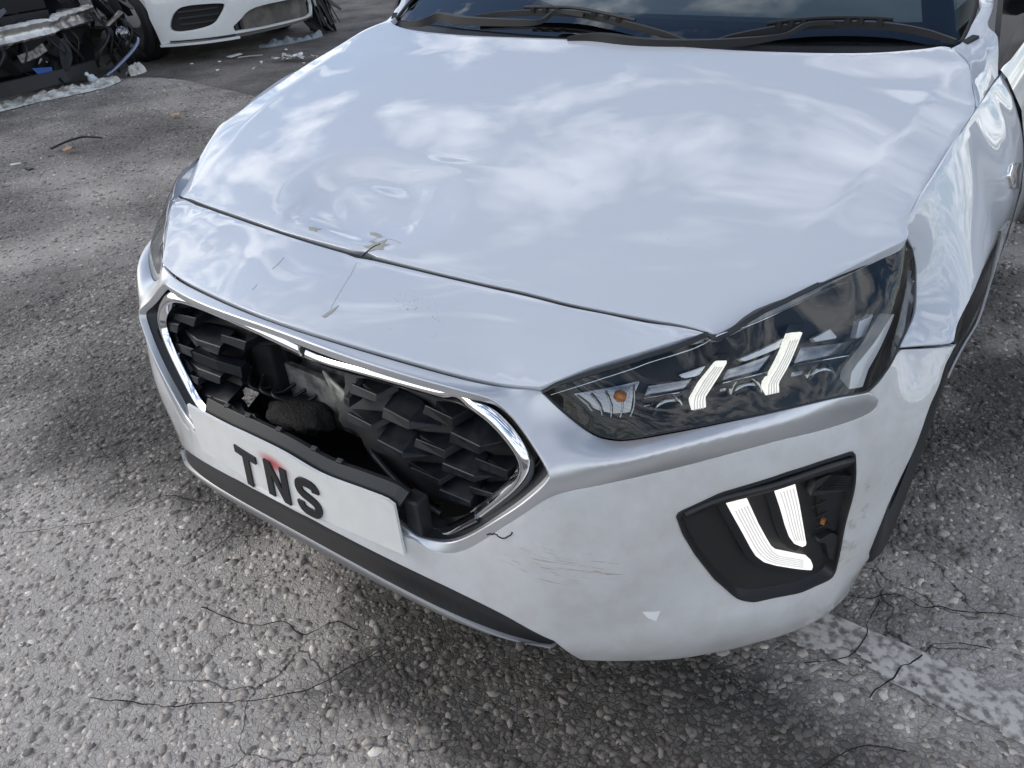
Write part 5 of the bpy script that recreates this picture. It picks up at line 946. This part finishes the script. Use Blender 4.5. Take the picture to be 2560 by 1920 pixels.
# exposed stones: three sizes of faceted pebbles pressed into the binder
def stones(name, pts, sizes, seed):
    r = np.random.default_rng(seed)
    ph = (1 + 5 ** .5) / 2
    base = unit(np.array([(-1, ph, 0), (1, ph, 0), (-1, -ph, 0), (1, -ph, 0), (0, -1, ph), (0, 1, ph), (0, -1, -ph), (0, 1, -ph), (ph, 0, -1), (ph, 0, 1), (-ph, 0, -1), (-ph, 0, 1)], float))
    fc = np.array([(0, 11, 5), (0, 5, 1), (0, 1, 7), (0, 7, 10), (0, 10, 11), (1, 5, 9), (5, 11, 4), (11, 10, 2), (10, 7, 6), (7, 1, 8), (3, 9, 4), (3, 4, 2), (3, 2, 6), (3, 6, 8), (3, 8, 9), (4, 9, 5), (2, 4, 11), (6, 2, 10), (8, 6, 7), (9, 8, 1)])
    n = len(pts); Vn = base[None] * (1 + r.uniform(-.28, .28, (n, 12, 1)))
    a = r.uniform(0, 2 * PI, n); c, s = np.cos(a), np.sin(a); el = r.uniform(.65, 1.25, n)
    x = Vn[..., 0] * el[:, None]; y = Vn[..., 1] / el[:, None]; z = Vn[..., 2] * r.uniform(.35, .6, n)[:, None]
    ti = r.normal(0, .25, (n, 2)); z = z + x * ti[:, :1] * .5 + y * ti[:, 1:] * .5
    X_ = (x * c[:, None] - y * s[:, None]) * sizes[:, None] + pts[:, :1]; Y_ = (x * s[:, None] + y * c[:, None]) * sizes[:, None] + pts[:, 1:2]
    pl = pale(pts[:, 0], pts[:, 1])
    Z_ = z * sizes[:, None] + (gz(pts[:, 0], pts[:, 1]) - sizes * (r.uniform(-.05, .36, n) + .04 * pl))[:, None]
    V = np.stack([X_, Y_, Z_], 2).reshape(-1, 3).astype(np.float32); Fa = (fc[None] + (np.arange(n) * 12)[:, None, None]).reshape(-1, 3).astype(np.int32)
    me = bpy.data.meshes.new(name); me.vertices.add(len(V)); me.vertices.foreach_set('co', V.ravel()); me.loops.add(Fa.size); me.loops.foreach_set('vertex_index', Fa.ravel())
    me.polygons.add(len(Fa)); me.polygons.foreach_set('loop_start', np.arange(0, Fa.size, 3, dtype=np.int32)); me.polygons.foreach_set('loop_total', np.full(len(Fa), 3, dtype=np.int32)); me.update()
    at = me.attributes.new('tone', 'FLOAT', 'FACE'); tone = np.clip(r.beta(2.0, 2.6, n), 0, 1); at.data.foreach_set('value', np.repeat(tone, 20).astype(np.float32))
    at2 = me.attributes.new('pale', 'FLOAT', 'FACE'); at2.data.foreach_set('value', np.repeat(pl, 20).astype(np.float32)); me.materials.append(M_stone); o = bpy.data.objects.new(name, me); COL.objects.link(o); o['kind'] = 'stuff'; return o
M_stone = pmat('stone', (.2, .2, .2), .75, spec=.4); t = M_stone.node_tree; b = t.nodes['Principled BSDF']
at = N(t, 'ShaderNodeAttribute', attribute_name='tone'); r = N(t, 'ShaderNodeValToRGB'); LK(t, at.outputs['Fac'], r.inputs[0]); e = r.color_ramp.elements
e[0].position = .05; e[0].color = (.12, .107, .095, 1); e[1].position = .95; e[1].color = (.62, .56, .49, 1); k = r.color_ramp.elements.new(.5); k.color = (.32, .285, .25, 1)
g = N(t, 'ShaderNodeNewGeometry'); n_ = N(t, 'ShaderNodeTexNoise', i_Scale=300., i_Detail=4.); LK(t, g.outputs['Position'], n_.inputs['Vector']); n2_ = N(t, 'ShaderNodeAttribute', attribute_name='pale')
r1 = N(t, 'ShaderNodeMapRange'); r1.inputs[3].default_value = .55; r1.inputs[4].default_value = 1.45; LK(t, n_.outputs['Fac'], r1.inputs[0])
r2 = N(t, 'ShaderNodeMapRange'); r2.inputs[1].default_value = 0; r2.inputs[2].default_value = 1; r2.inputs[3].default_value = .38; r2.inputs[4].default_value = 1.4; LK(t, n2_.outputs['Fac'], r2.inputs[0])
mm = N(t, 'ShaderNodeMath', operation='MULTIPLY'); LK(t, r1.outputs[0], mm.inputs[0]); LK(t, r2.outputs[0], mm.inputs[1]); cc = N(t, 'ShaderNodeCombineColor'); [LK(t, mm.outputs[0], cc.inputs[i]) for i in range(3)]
mu = N(t, 'ShaderNodeMix', data_type='RGBA', blend_type='MULTIPLY'); mu.inputs[0].default_value = 1; LK(t, r.outputs[0], mu.inputs[6]); LK(t, cc.outputs[0], mu.inputs[7]); add_cracks(M_stone, mu.outputs[2])
def scatter(x0, x1, y0, y1, dens, seed, lo, hi):
    r = np.random.default_rng(seed); n = int((x1 - x0) * (y1 - y0) * dens); p = np.c_[r.uniform(x0, x1, n), r.uniform(y0, y1, n)]
    return p, lo + (hi - lo) * r.beta(1.2, 3.5, n)
def under_car(p): return (np.abs(p[:, 0]) < .72) & (p[:, 1] > .75)
def clear_of(p, s_):   # no loose stones on the paint or in the cracks
    k = ~((p[:, 1] > .47) & (p[:, 1] < .59) & (p[:, 0] > .7) & (np.random.default_rng(5).random(len(p)) < .82))
    return k
p, s_ = scatter(-2.2, 2.0, -.75, 1.5, 6800, 1, .003, .0155); k = ~under_car(p) & clear_of(p, s_); stones('gravel', p[k], s_[k], 2)
p, s_ = scatter(.86, 2.4, 1.5, 4.0, 1800, 5, .006, .015); stones('gravel', p, s_, 6)
p, s_ = scatter(-6.2, -.9, .2, 3.4, 1500, 3, .006, .015); k = (p[:, 0] < -2.2) | (p[:, 1] > 1.5); k &= p[:, 1] < np.interp(p[:, 0], J[:, 0], J[:, 1]) - .02; stones('gravel', p[k], s_[k], 4)

# ------------------------------------------------------------------ worn bay line and cracks in the asphalt
M_paint = pmat('worn_road_paint', (.55, .55, .53), .8); nz(M_paint, 60, (.22, .20, .18), (.62, .58, .52), .38, .56, bump=.5, dist=.003)
gxl, gyl = np.arange(.70, 2.6, .005), np.arange(.468, .592, .005); XL, YL = np.meshgrid(gxl, gyl)
wn = fbm(XL * 16, YL * 16, 4, 21) + .25 * fbm(XL * 60, YL * 60, 3, 8); edge = np.minimum(YL - .472, .588 - YL); keep = (wn > .575 - np.clip(edge, 0, .02) * 4) & (edge > .006 * (fbm(XL * 40, YL * 9, 3, 4) * 2 - .4))
ZL = gz(XL, YL) + .0055 + .004 * (fbm(XL * 70, YL * 70, 3, 6) - .5); nx = len(gxl)
V = np.c_[XL.ravel(), YL.ravel(), ZL.ravel()]; kf = keep.ravel()
F = [(j * nx + i, j * nx + i + 1, (j + 1) * nx + i + 1, (j + 1) * nx + i) for j in range(len(gyl) - 1) for i in range(nx - 1) if kf[j * nx + i] and kf[j * nx + i + 1] and kf[(j + 1) * nx + i + 1]]
us_ = sorted({i for f in F for i in f}); mp_ = {a: b for b, a in enumerate(us_)}
ln = mesh('painted_line', V[us_], [tuple(mp_[i] for i in f) for f in F], M_paint, None, True); ln['kind'] = 'structure'
CRK = [[(-.30, -.36), (-.158, -.287), (-.108, -.251), (-.024, -.194), (.02, -.148), (.058, -.106), (.09, -.02), (.12, .05)], [(-.30, -.10), (-.161, -.068), (-.118, -.029), (-.058, -.028), (-.016, .035), (.035, .042)], [(-.44, -.05), (-.43, .022), (-.428, .06), (-.423, .11), (-.38, .2)],
       [(.82, .44), (.871, .482), (.89, .512), (.899, .556), (.896, .593), (.897, .639), (.903, .669)], [(.844, .648), (.885, .663), (.925, .704), (.966, .697), (1.01, .715), (1.055, .725), (1.111, .757), (1.3, .80)], [(.94, .43), (.965, .492), (.973, .524), (.992, .558), (1.01, .606), (1.04, .635), (1.1, .66)],
       [(.78, .10), (.84, .20), (.90, .24), (.95, .33), (1.02, .36)], [(-.9, -.2), (-.75, -.05), (-.70, .08), (-.58, .12), (-.50, .22)]]
V, F = [], []
for c in CRK:
    P = resamp(crom(np.array(c), 5), .006); P = P + np.c_[.010 * (fbm(P[:, 0] * 40 + 3, P[:, 1] * 40, 3, 12) - .5), .010 * (fbm(P[:, 0] * 40, P[:, 1] * 40 + 9, 3, 13) - .5)]
    T = unit(np.gradient(P, axis=0)); Nn = np.c_[-T[:, 1], T[:, 0]]; wd = (.0004 + .0022 * fbm(P[:, 0] * 30, P[:, 1] * 30, 2, 15))[:, None]; b0 = len(V)
    for a, b in zip(P + Nn * wd, P - Nn * wd): V += [(a[0], a[1], gz(a[0], a[1]) + .0062), (b[0], b[1], gz(b[0], b[1]) + .0062)]
    F += [(b0 + 2 * i, b0 + 2 * i + 1, b0 + 2 * i + 3, b0 + 2 * i + 2) for i in range(len(P) - 1)]
mesh('asphalt_cracks', V, F, pmat('crack_dirt', (.018, .017, .016), .95), None)['kind'] = 'structure'
# ------------------------------------------------------------------ white saloon parked behind, nose damaged on its far side
M_wp2 = paint('white_saloon_paint', (.70, .71, .70), .12)
M_beige = pmat('radiator_beige', (.16, .145, .125), .8); nz(M_beige, 8, (.11, .10, .09), (.19, .175, .15))
sal = thing('car', 'white saloon with a large dark lower air intake and broken far corner', 'car', (-5.45, 4.60, 0), PI / 2, 'crashed cars parked in a row behind')
def sfront(x, z): return .06 + .50 * (abs(x) / .92) ** 3.2 + .10 * max(0, z - .45) ** 1.2 * 1.4 + .05 * max(0, .25 - z) * 3
pts = np.array([(x, sfront(x, z), z) for x in np.linspace(-.92, .92, 13) for z in np.linspace(.18, .80, 8)])
F_s = Field(AxFrame(0, 2, 1, -1.0), pts, 1e-6)
def F3(P): return np.array([(a, sfront(a, b), b) for a, b in P])
hole1 = F3(crom(np.array([(-.84, .295), (-.835, .35), (-.80, .43), (-.74, .475), (-.60, .478), (-.47, .465), (-.455, .44), (-.52, .36), (-.58, .31), (-.68, .285), (-.80, .275)]), 3, True))
hole2 = F3(crom(np.array([(-.42, .225), (-.34, .32), (-.24, .375), (-.08, .395), (.25, .395), (.52, .385), (.60, .36), (.60, .22), (.25, .212)]), 2, True))
ol = F3([(-.905, .185), (-.86, .19), (-.45, .195), (-.42, .205), (0, .2), (.60, .2), (.66, .3), (.64, .5), (.70, .62), (.68, .80), (0, .80), (-.90, .80), (-.925, .60), (-.93, .40)])
panel('front_bumper', F_s, ol, M_wp2, sal, holes=[hole1, hole2], step=.05, bstep=.02, flange=.03)
def inset(P, dy): return np.array(P) + [0, dy, 0]
panel('intake_back', F_s, F3([(-.88, .26), (-.43, .26), (-.43, .49), (-.86, .49)]), M_matte, sal, step=.08, bstep=.05, flange=0, off=-.05)
for z in (.335, .385, .435):
    mesh('intake_slat', *sweep(np.array([(x, sfront(x, z) + .035, z + .02 * (x + .6)) for x in np.linspace(-.77, -.50, 8)]), [(-.012, -.006), (.012, -.006), (.012, .006), (-.012, .006)]), M_black, sal)
mesh('lower_radiator', *box((.08, .22, .305), (.95, .03, .22)), M_beige, sal)
for x in (-.36, -.30): mesh('radiator_strut', *box((x, .16, .30), (.03, .03, .2)), M_black, sal)
mesh('splitter', *sweep(np.array([(x, sfront(x, .2) - .01, .175 + .004 * (x + .9)) for x in np.linspace(-.91, -.40, 12)]), [(-.03, -.010), (.03, -.010), (.03, .010), (-.03, .010)]), M_wp2, sal)
mesh('splitter_shadow_gap', *sweep(np.array([(x, sfront(x, .2) + .0, .200) for x in np.linspace(-.86, -.42, 12)]), [(-.006, -.006), (.006, -.006), (.006, .006), (-.006, .006)]), M_matte, sal)
o = mesh('broken_crossbar', *sweep(np.array([(x, sfront(x, .2) + .02, .185 + .05 * max(0, x) ** 2) for x in np.linspace(-.42, .62, 14)]), [(-.014, -.012), (.014, -.012), (.014, .012), (-.014, .012)]), M_dkgrey if 'M_dkgrey' in globals() else pmat('dusty_black', (.10, .095, .085), .8), sal)
mesh('bonnet_edge', *sweep(np.array([(x, .22 + .3 * (abs(x) / .9) ** 3, .86) for x in np.linspace(-.85, .85, 14)]), [(-.05, -.02), (.05, -.02), (.05, .03), (-.05, .02)]), M_wp2, sal)
V, F = [], []   # upper body
st = [(.30, .86, .80), (.9, .90, .92), (1.3, .92, .98), (2.0, .92, 1.02), (3.6, .92, 1.04), (4.6, .88, 1.02), (4.85, .80, .9)]
for y, hw, zt in st:
    for x, z in ((-hw * .96, .30), (-hw, .55), (-hw * .97, .80 if zt > .8 else .7), (-hw * .8, zt), (0, zt + .03), (hw * .8, zt), (hw * .97, .80 if zt > .8 else .7), (hw, .55), (hw * .96, .30)): V.append((x, y + (.25 if y < 1 and abs(x) > .8 else 0), z))
F = [(i * 9 + j, i * 9 + j + 1, (i + 1) * 9 + j + 1, (i + 1) * 9 + j) for i in range(len(st) - 1) for j in range(8)]
for i_ in (0, 1):
    pass
F = [f for f in F if not (f[0] // 9 in (1,) and f[0] % 9 in (0, 7))]
mesh('body', V, F, M_wp2, sal, True)
V = []
for y, hw, zt in ((1.5, .74, 1.0), (2.2, .62, 1.42), (3.3, .62, 1.44), (4.3, .70, 1.04)):
    V += [(-hw, y, zt), (0, y - .04, zt + .04), (hw, y, zt)]
mesh('cabin', V + [(-.86, 1.5, 1.0), (-.86, 4.3, 1.02), (.86, 1.5, 1.0), (.86, 4.3, 1.02)], [(i * 3 + j, i * 3 + j + 1, (i + 1) * 3 + j + 1, (i + 1) * 3 + j) for i in range(3) for j in (0, 1)] + [(12, 0, 3, 6, 9, 13), (14, 15, 11, 8, 5, 2)], pmat('dark_cabin_glass', (.02, .025, .03), .1), sal)
def bgwheel(par, x, y, r=.34, w_=.125):
    pr = [(r * .66, -w_ * .9), (r * .75, -w_), (r * .93, -w_ * .98), (r, -w_ * .75), (r, -.06), (r - .008, -.055), (r - .008, -.045), (r, -.04), (r, .0), (r - .008, .005), (r - .008, .015), (r, .02), (r, .06), (r, w_ * .75), (r * .93, w_ * .98), (r * .75, w_), (r * .66, w_ * .9)]
    V, F = lathe(pr, 48, 0); ty = mesh('wheel', V + [x, y, r], F, M_rubber, par, True); mesh('rim', *joinm([(lathe([(0, -w_ * .5), (r * .62, -w_ * .6), (r * .66, -w_ * .9), (r * .66, w_ * .9), (r * .62, w_ * .6), (0, w_ * .5)], 24, 0)[0] + [x, y, r], lathe([(0, 0), (1, 0), (1, 0), (1, 0), (1, 0), (1, 0)], 24, 0)[1])]), M_rim, ty)
for x in (-.78, .78): bgwheel(sal, x, 1.02); bgwheel(sal, x, 3.95)
mesh('wheel_arch_liner', *joinm([box((-.70, .62, .48), (.36, .03, .5)), box((.70, .62, .48), (.36, .03, .5)), box((0, .75, .4), (1.3, .04, .4))]), M_matte, sal)
mesh('underbody', *box((0, 2.5, .2), (1.5, 3.8, .08)), M_matte, sal)
r_ = np.random.default_rng(11)
def shard(nm, par, c, L, W, rot, mat, bend=.3):
    n = 6; t = np.linspace(-.5, .5, n); P = np.c_[t * L, np.zeros(n), bend * L * t * t]; wv = W * (1 - np.abs(t) * 1.1)
    V = np.vstack([P + np.c_[0 * t, wv, .3 * wv], P - np.c_[0 * t, wv, 0 * t], P + np.c_[0 * t, wv, .3 * wv] + [0, 0, .006], P - np.c_[0 * t, wv, 0 * t] + [0, 0, .006]])
    F = []
    for i in range(n - 1): F += [(i, i + 1, n + i + 1, n + i), (2 * n + i, 3 * n + i, 3 * n + i + 1, 2 * n + i + 1), (i, 2 * n + i, 2 * n + i + 1, i + 1), (n + i, n + i + 1, 3 * n + i + 1, 3 * n + i)]
    V = V @ np.array(Euler(rot).to_matrix()).T + np.asarray(c); return mesh(nm, V, F, mat, par)
for k in range(26):
    x = .66 + .22 * r_.random(); z = .03 + .42 * r_.random() ** 1.3; shard('torn_liner', sal, (x, .18 + .25 * r_.random(), z), .25 + .2 * r_.random(), .02 + .03 * r_.random(), (r_.uniform(-1, 1), r_.uniform(.4, 1.6), r_.uniform(-1, 1)), M_black)
for k in range(9): tube('hanging_cable', crom(np.array([(.62 + .03 * k, .25, .5), (.64 + .03 * k + r_.normal(0, .03), .22, .3), (.68 + .03 * k, .16 + r_.normal(0, .04), .08)]), 5), .006, M_black, sal, 5)
shard('hanging_trim', sal, (.74, .10, .52), .34, .06, (.2, 1.15, .2), M_wp2, .5); shard('hanging_trim', sal, (.62, .20, .52), .5, .05, (.1, 1.5, .2), M_wp2, .2)
# ------------------------------------------------------------------ black wreck with its nose torn off
wk = thing('car', 'black wrecked car with its nose torn off and a bent bare bumper beam', 'car', (-5.95, 2.55, 0), PI / 2, 'crashed cars parked in a row behind')
M_wkb = paint('black_wreck_paint', (.012, .013, .016), 0); M_alu = pmat('bent_aluminium', (.62, .60, .56), .34, .9); nz(M_alu, 12, (.42, .40, .37), (.70, .68, .64), .35, .65, bump=.5, dist=.01, rough=(.25, .5))
bp_ = np.array([(-1.05, .02, .485), (-.8, -.02, .488), (-.45, -.05, .488), (-.18, -.06, .490), (.10, .0, .490), (.24, .03, .488), (.34, .14, .490), (.42, .18, .492), (.65, .30, .492), (.93, .49, .492)])
bp_ = resamp(crom(bp_, 8), .02); n = len(bp_); tx = bp_[:, 0]
crush = np.exp(-((tx - .27) / .06) ** 2); hole_ = np.exp(-((tx - .46) / .08) ** 2)
pr = []
for i in range(n):
    h = .062 * (1 - .22 * crush[i]); d_ = .045 * (1 - .6 * crush[i]); q = .012 * crush[i]; w0 = .02 * hole_[i]
    pr.append([(-d_, -h), (d_ * .6, -h), (d_ + q, -h * .75), (d_ * .55 - w0, -h * .3), (d_ * .5 - w0 - q, 0.), (d_ * .55 - w0, h * .3), (d_ + q, h * .7), (d_ * .6, h), (-d_, h)])
V, F = sweep(bp_, np.array(pr)); V += np.random.default_rng(3).normal(0, .002, V.shape); mesh('bumper_beam', V, F, M_alu, wk, True).data.set_sharp_from_angle(angle=math.radians(40))
for x, y in ((-.55, .12), (.62, .42)): mesh('crash_box', *box((x, y + .08, .49), (.1, .25, .1)), M_alu, wk)
mesh('engine_bay', *joinm([box((0, .85, .42), (1.7, .3, .75)), box((-.2, .60, .66), (1.3, .3, .16))]), M_matte, wk)
mesh('radiator', *box((-.1, .42, .36), (1.05, .06, .42)), pmat('radiator_dark', (.012, .012, .014), .6), wk)
V, F = lathe([(.130, -.03), (.142, -.03), (.142, .03), (.130, .03), (.130, -.03)], 28, 1); mesh('fan_ring', V + [-.05, .33, .40], F, M_grille, wk, True)
V, F = lathe([(.0, -.03), (.04, -.028), (.045, .02), (0, .02)], 16, 1); mesh('fan_hub', V + [-.05, .31, .40], F, M_metal, wk, True)
for k in range(7):
    a = 2 * PI * k / 7; mesh('fan_blade', *box((-.05 + .085 * math.cos(a), .33, .40 + .085 * math.sin(a)), (.09, .008, .035), Euler((.5, -a, 0)).to_matrix()), M_black, wk)
V, F = sweep(np.array([(-.02, .22, .275), (.10, .20, .295), (.20, .20, .330)]), [(-.01, -.03), (.01, -.03), (.01, .03), (-.01, .03)]); mesh('bent_bracket', V, F, M_metal, wk)
for k in range(34):
    x = r_.uniform(-1.0, .95); shard('torn_panel', wk, (x, .12 + .35 * r_.random() + max(0, x - .3) * .3, r_.uniform(.1, .62)), r_.uniform(.15, .45), r_.uniform(.02, .07), tuple(r_.uniform(-1.4, 1.4, 3)), [M_wkb, M_black, M_matte][k % 3])
for k in range(14): 
    x = r_.uniform(-.6, .9); tube('cable', crom(np.array([(x, .3, .5), (x + r_.normal(0, .08), .15, .35), (x + r_.normal(0, .1), .2, .18), (x + r_.normal(0, .1), .3, .08)]), 5), r_.uniform(.006, .014), M_black, wk, 5)
mesh('lower_tray', *sweep(np.array([(-1.1, .0, .12), (-.3, -.02, .12), (.2, .05, .11), (.55, .2, .1)]), [(-.02, -.05), (.03, -.04), (.03, .06), (-.02, .06)]), M_black, wk)
V, F = sweep(crom(np.array([(.88, -.06, .30), (.86, -.06, .255), (.77, -.06, .19), (.60, -.05, .10), (.50, -.04, .06)]), 5), [(-.012, -.022), (.012, -.022), (.010, .022), (-.010, .022)], (0, -1, 0)); mesh('corner_trim', V, F, pmat('blue_grey_trim', (.20, .23, .32), .18, .8), wk, True)
for k in range(12): shard('torn_panel', wk, (.86 + .06 * r_.normal(), .18 + .08 * r_.random(), .12 + .045 * k), .34, .06, (r_.uniform(-.5, .5), r_.uniform(.9, 1.9), r_.uniform(-.6, .6)), M_wkb if k % 2 else M_black)
mesh('trim_shard', [(.90, .12, .50), (.74, .13, .40), (.77, .13, .40), (.93, .13, .475), (.90, .15, .50), (.74, .16, .40), (.77, .16, .40), (.93, .16, .475)], [(0, 1, 2, 3), (7, 6, 5, 4), (0, 4, 5, 1), (1, 5, 6, 2), (2, 6, 7, 3), (3, 7, 4, 0)], M_alu, wk)
v, f = lathe([(0, -.02), (.035, -.018), (.05, 0), (.05, .03), (.06, .04)], 18, 1); mesh('fog_lamp', v + [.82, .02, .33], f, M_dchrome, wk, True)
mesh('blue_tag', [(-.03, .04, .222), (.125, .04, .20), (.09, .03, .09), (.045, .02, .067), (-.03, .047, .222), (.125, .047, .20), (.09, .037, .09), (.045, .027, .067)], [(0, 3, 2, 1), (4, 5, 6, 7), (0, 1, 5, 4), (1, 2, 6, 5), (2, 3, 7, 6), (3, 0, 4, 7)], pmat('blue_plastic', (.01, .07, .30), .5), wk)
V, F = [], []
st = [(.55, .80, .70), (1.0, .90, .88), (1.6, .92, .98), (3.6, .92, 1.04), (4.7, .85, .95)]
for y, hw, zt in st:
    for x, z in ((-hw * .96, .25), (-hw, .55), (-hw * .97, min(.8, zt - .05)), (-hw * .8, zt), (0, zt + .03), (hw * .8, zt), (hw * .97, min(.8, zt - .05)), (hw, .55), (hw * .96, .25)): V.append((x, y, z))
F = [(i * 9 + j, i * 9 + j + 1, (i + 1) * 9 + j + 1, (i + 1) * 9 + j) for i in range(len(st) - 1) for j in range(8)] + [tuple(range(9))]
mesh('body', V, F, M_wkb, wk, True)
V = []
for y, hw, zt in ((1.5, .74, 1.0), (2.2, .62, 1.40), (3.3, .62, 1.42), (4.3, .70, 1.02)): V += [(-hw, y, zt), (0, y - .04, zt + .04), (hw, y, zt)]
mesh('cabin', V + [(-.86, 1.5, 1.0), (-.86, 4.3, 1.02), (.86, 1.5, 1.0), (.86, 4.3, 1.02)], [(i * 3 + j, i * 3 + j + 1, (i + 1) * 3 + j + 1, (i + 1) * 3 + j) for i in range(3) for j in (0, 1)] + [(12, 0, 3, 6, 9, 13), (14, 15, 11, 8, 5, 2)], pmat('dark_cabin_glass2', (.02, .025, .03), .1), wk)
for x in (-.78, .78): bgwheel(wk, x, 1.05); bgwheel(wk, x, 3.9)
# ------------------------------------------------------------------ litter
def crumple(name, label, cat, path, width, hgt, mat, seed, nu=60, nv=14):
    rr = np.random.default_rng(seed); P = resamp(crom(np.asarray(path, float), 6), n=nu); T = unit(np.gradient(P, axis=0)); Nn = np.c_[-T[:, 1], T[:, 0]]
    V = []
    for i in range(nu):
        wv = width * (.75 + .5 * fbm(np.array([i * .18]), np.array([seed * 3.1]), 3, seed)[0]) * min(1, .35 + 4 * min(i, nu - 1 - i) / nu)
        for j in range(nv):
            t = j / (nv - 1) - .5; x, y = P[i] + Nn[i] * t * wv
            f_ = abs(fbm(np.array([x * 11]), np.array([y * 11]), 3, seed + 5)[0] - .5) * 3.0; env = max(0, 1 - (2 * t) ** 4)
            V.append((x + .012 * (fbm(np.array([x * 30]), np.array([y * 30]), 2, seed + 9)[0] - .5) * 2, y, .006 + hgt * env * (f_ * .8 + .5 * abs(fbm(np.array([x * 30]), np.array([y * 30]), 2, seed + 7)[0] - .5) + .1)))
    F = [(i * nv + j, (i + 1) * nv + j, (i + 1) * nv + j + 1, i * nv + j + 1) for i in range(nu - 1) for j in range(nv - 1)]
    o = mesh(name, V, F, mat, None, False); return tag(o, label, cat)
M_sheet = pmat('dirty_plastic_sheet', (.5, .5, .47), .45); nz(M_sheet, 14, (.22, .20, .17), (.62, .62, .58), .32, .55, rough=(.3, .6))
crumple('plastic_sheet', 'crumpled dirty white plastic sheeting along the front of the black wreck', 'plastic sheet', [(-5.96, 1.70), (-5.97, 2.1), (-5.94, 2.45), (-5.88, 2.75), (-5.86, 3.0), (-5.90, 3.12)], .30, .055, M_sheet, 3, 110, 20)
crumple('rag', 'small crumpled pale rag at the wreck corner beside the crack', 'rag', [(-5.93, 3.26), (-5.97, 3.36), (-6.02, 3.45)], .13, .09, M_sheet, 8, 20, 12)
crumple('plastic_bag', 'grey plastic bag lying in shade below the white saloon nose', 'bag', [(-5.75, 4.55), (-5.66, 4.8), (-5.60, 5.05), (-5.56, 5.2)], .16, .07, pmat('grey_bag', (.20, .23, .25), .45), 13, 40, 12)
M_lit = pmat('paper_litter', (.70, .72, .72), .6)
def flat(name, label, cat, c, pts, mat, h=.006, rz=0):
    P = np.array(pts) * .01; cs, sn = math.cos(rz), math.sin(rz); P = np.c_[P[:, 0] * cs - P[:, 1] * sn + c[0], P[:, 0] * sn + P[:, 1] * cs + c[1]]; n = len(P); zz = .018 + .012 * r_.random(n)
    V = np.vstack([np.c_[P, zz + h], np.c_[P, zz]]); return tag(mesh(name, V, [tuple(range(n)), tuple(range(2 * n - 1, n - 1, -1))] + [(i, i + n, (i + 1) % n + n, (i + 1) % n) for i in range(n)], mat), label, cat)
flat('card', 'white card lying flat on the tarmac before the saloon', 'card', (-5.58, 4.13), [(-4, -6), (3, -6.5), (4, 6), (-2, 7)], M_lit)
tag(tube('stick', [(-5.50, 4.10, .02), (-5.42, 4.17, .024), (-5.33, 4.25, .022)], .006, pmat('pale_wood', (.40, .36, .28), .8)), 'thin pale stick lying beside the white card', 'stick')
flat('paper_scrap', 'small bright white paper scrap alone on the open asphalt', 'paper scrap', (-4.15, 1.40), [(-2, -2.5), (2, -2), (2.5, 2), (-1, 3)], M_lit)
flat('black_fragment', 'small black plastic fragment beside the white paper scrap', 'fragment', (-3.95, 1.38), [(-2, -1.5), (2, -1), (1, 2)], M_black, .01)
flat('dead_leaf', 'brown dead leaf on the asphalt under the thin black cable', 'leaf', (-4.14, 1.72), [(-3, -2), (1, -2.5), (4, 0), (1, 2.5), (-3, 2)], pmat('leaf_brown', (.36, .22, .12), .8))
tag(tube('cable_offcut', crom(np.array([(-4.281, 1.683, .02), (-4.30, 1.80, .03), (-4.28, 1.90, .035), (-4.22, 1.94, .03), (-4.175, 1.97, .022)]), 6), .007, M_rubber), 'thin curved black cable offcut lying on the open asphalt', 'cable')
flat('tan_leaf', 'small tan leaf near the crack on the asphalt', 'leaf', (-4.20, 2.54), [(-3, -2), (2, -2), (4, 1), (0, 3)], pmat('leaf_tan', (.38, .27, .18), .8))
sh_ = thing('foil_scraps', 'heap of torn shiny foil and plastic scraps by the white bonnet edge', 'scraps', (-4.86, 4.19, 0))
for k in range(22):
    a, b = r_.normal(0, .09), r_.normal(0, .05); shard('scrap', sh_, (a, b + a * .3, .025 + .02 * r_.random()), r_.uniform(.04, .09), r_.uniform(.012, .03), tuple(r_.uniform(-.5, .5, 2)) + (r_.uniform(0, 3),), [M_sheet, M_lit, M_alu][k % 3])
bt = thing('bottle', 'small crushed clear-white bottle standing in the sheeting by the wreck', 'bottle', (-5.97, 2.98, .02))
V, F = lathe([(0, 0), (.05, .0), (.055, .03), (.05, .07), (.055, .10), (.02, .14), (.02, .16)], 16, 2); V = V * .62; mesh('bottle_body', V @ np.array(Euler((.7, .3, 0)).to_matrix()).T, F, pmat('cloudy_plastic', (.55, .60, .66), .25), bt, True)
V, F = lathe([(0, 0), (.015, 0), (.015, .016), (0, .016)], 14, 2); mesh('bottle_cap', V @ np.array(Euler((.7, .3, 0)).to_matrix()).T + np.array(Euler((.7, .3, 0)).to_matrix()) @ np.array([0, 0, .10]), F, M_lit, bt, True)
for i, (x, y) in enumerate([(-5.5, 3.9), (-5.3, 4.5), (-5.05, 4.0), (-5.7, 3.75), (-4.9, 3.8), (-4.6, 4.1), (-5.2, 3.65)]):
    o = flat('litter_flake', 'tiny pale flake of litter on the dark tarmac before the white saloon', 'litter', (x, y), [(-1.2, -1), (1.5, -1.2), (1, 1.4)], M_lit, .006, i); o['group'] = 'litter flakes on the tarmac'
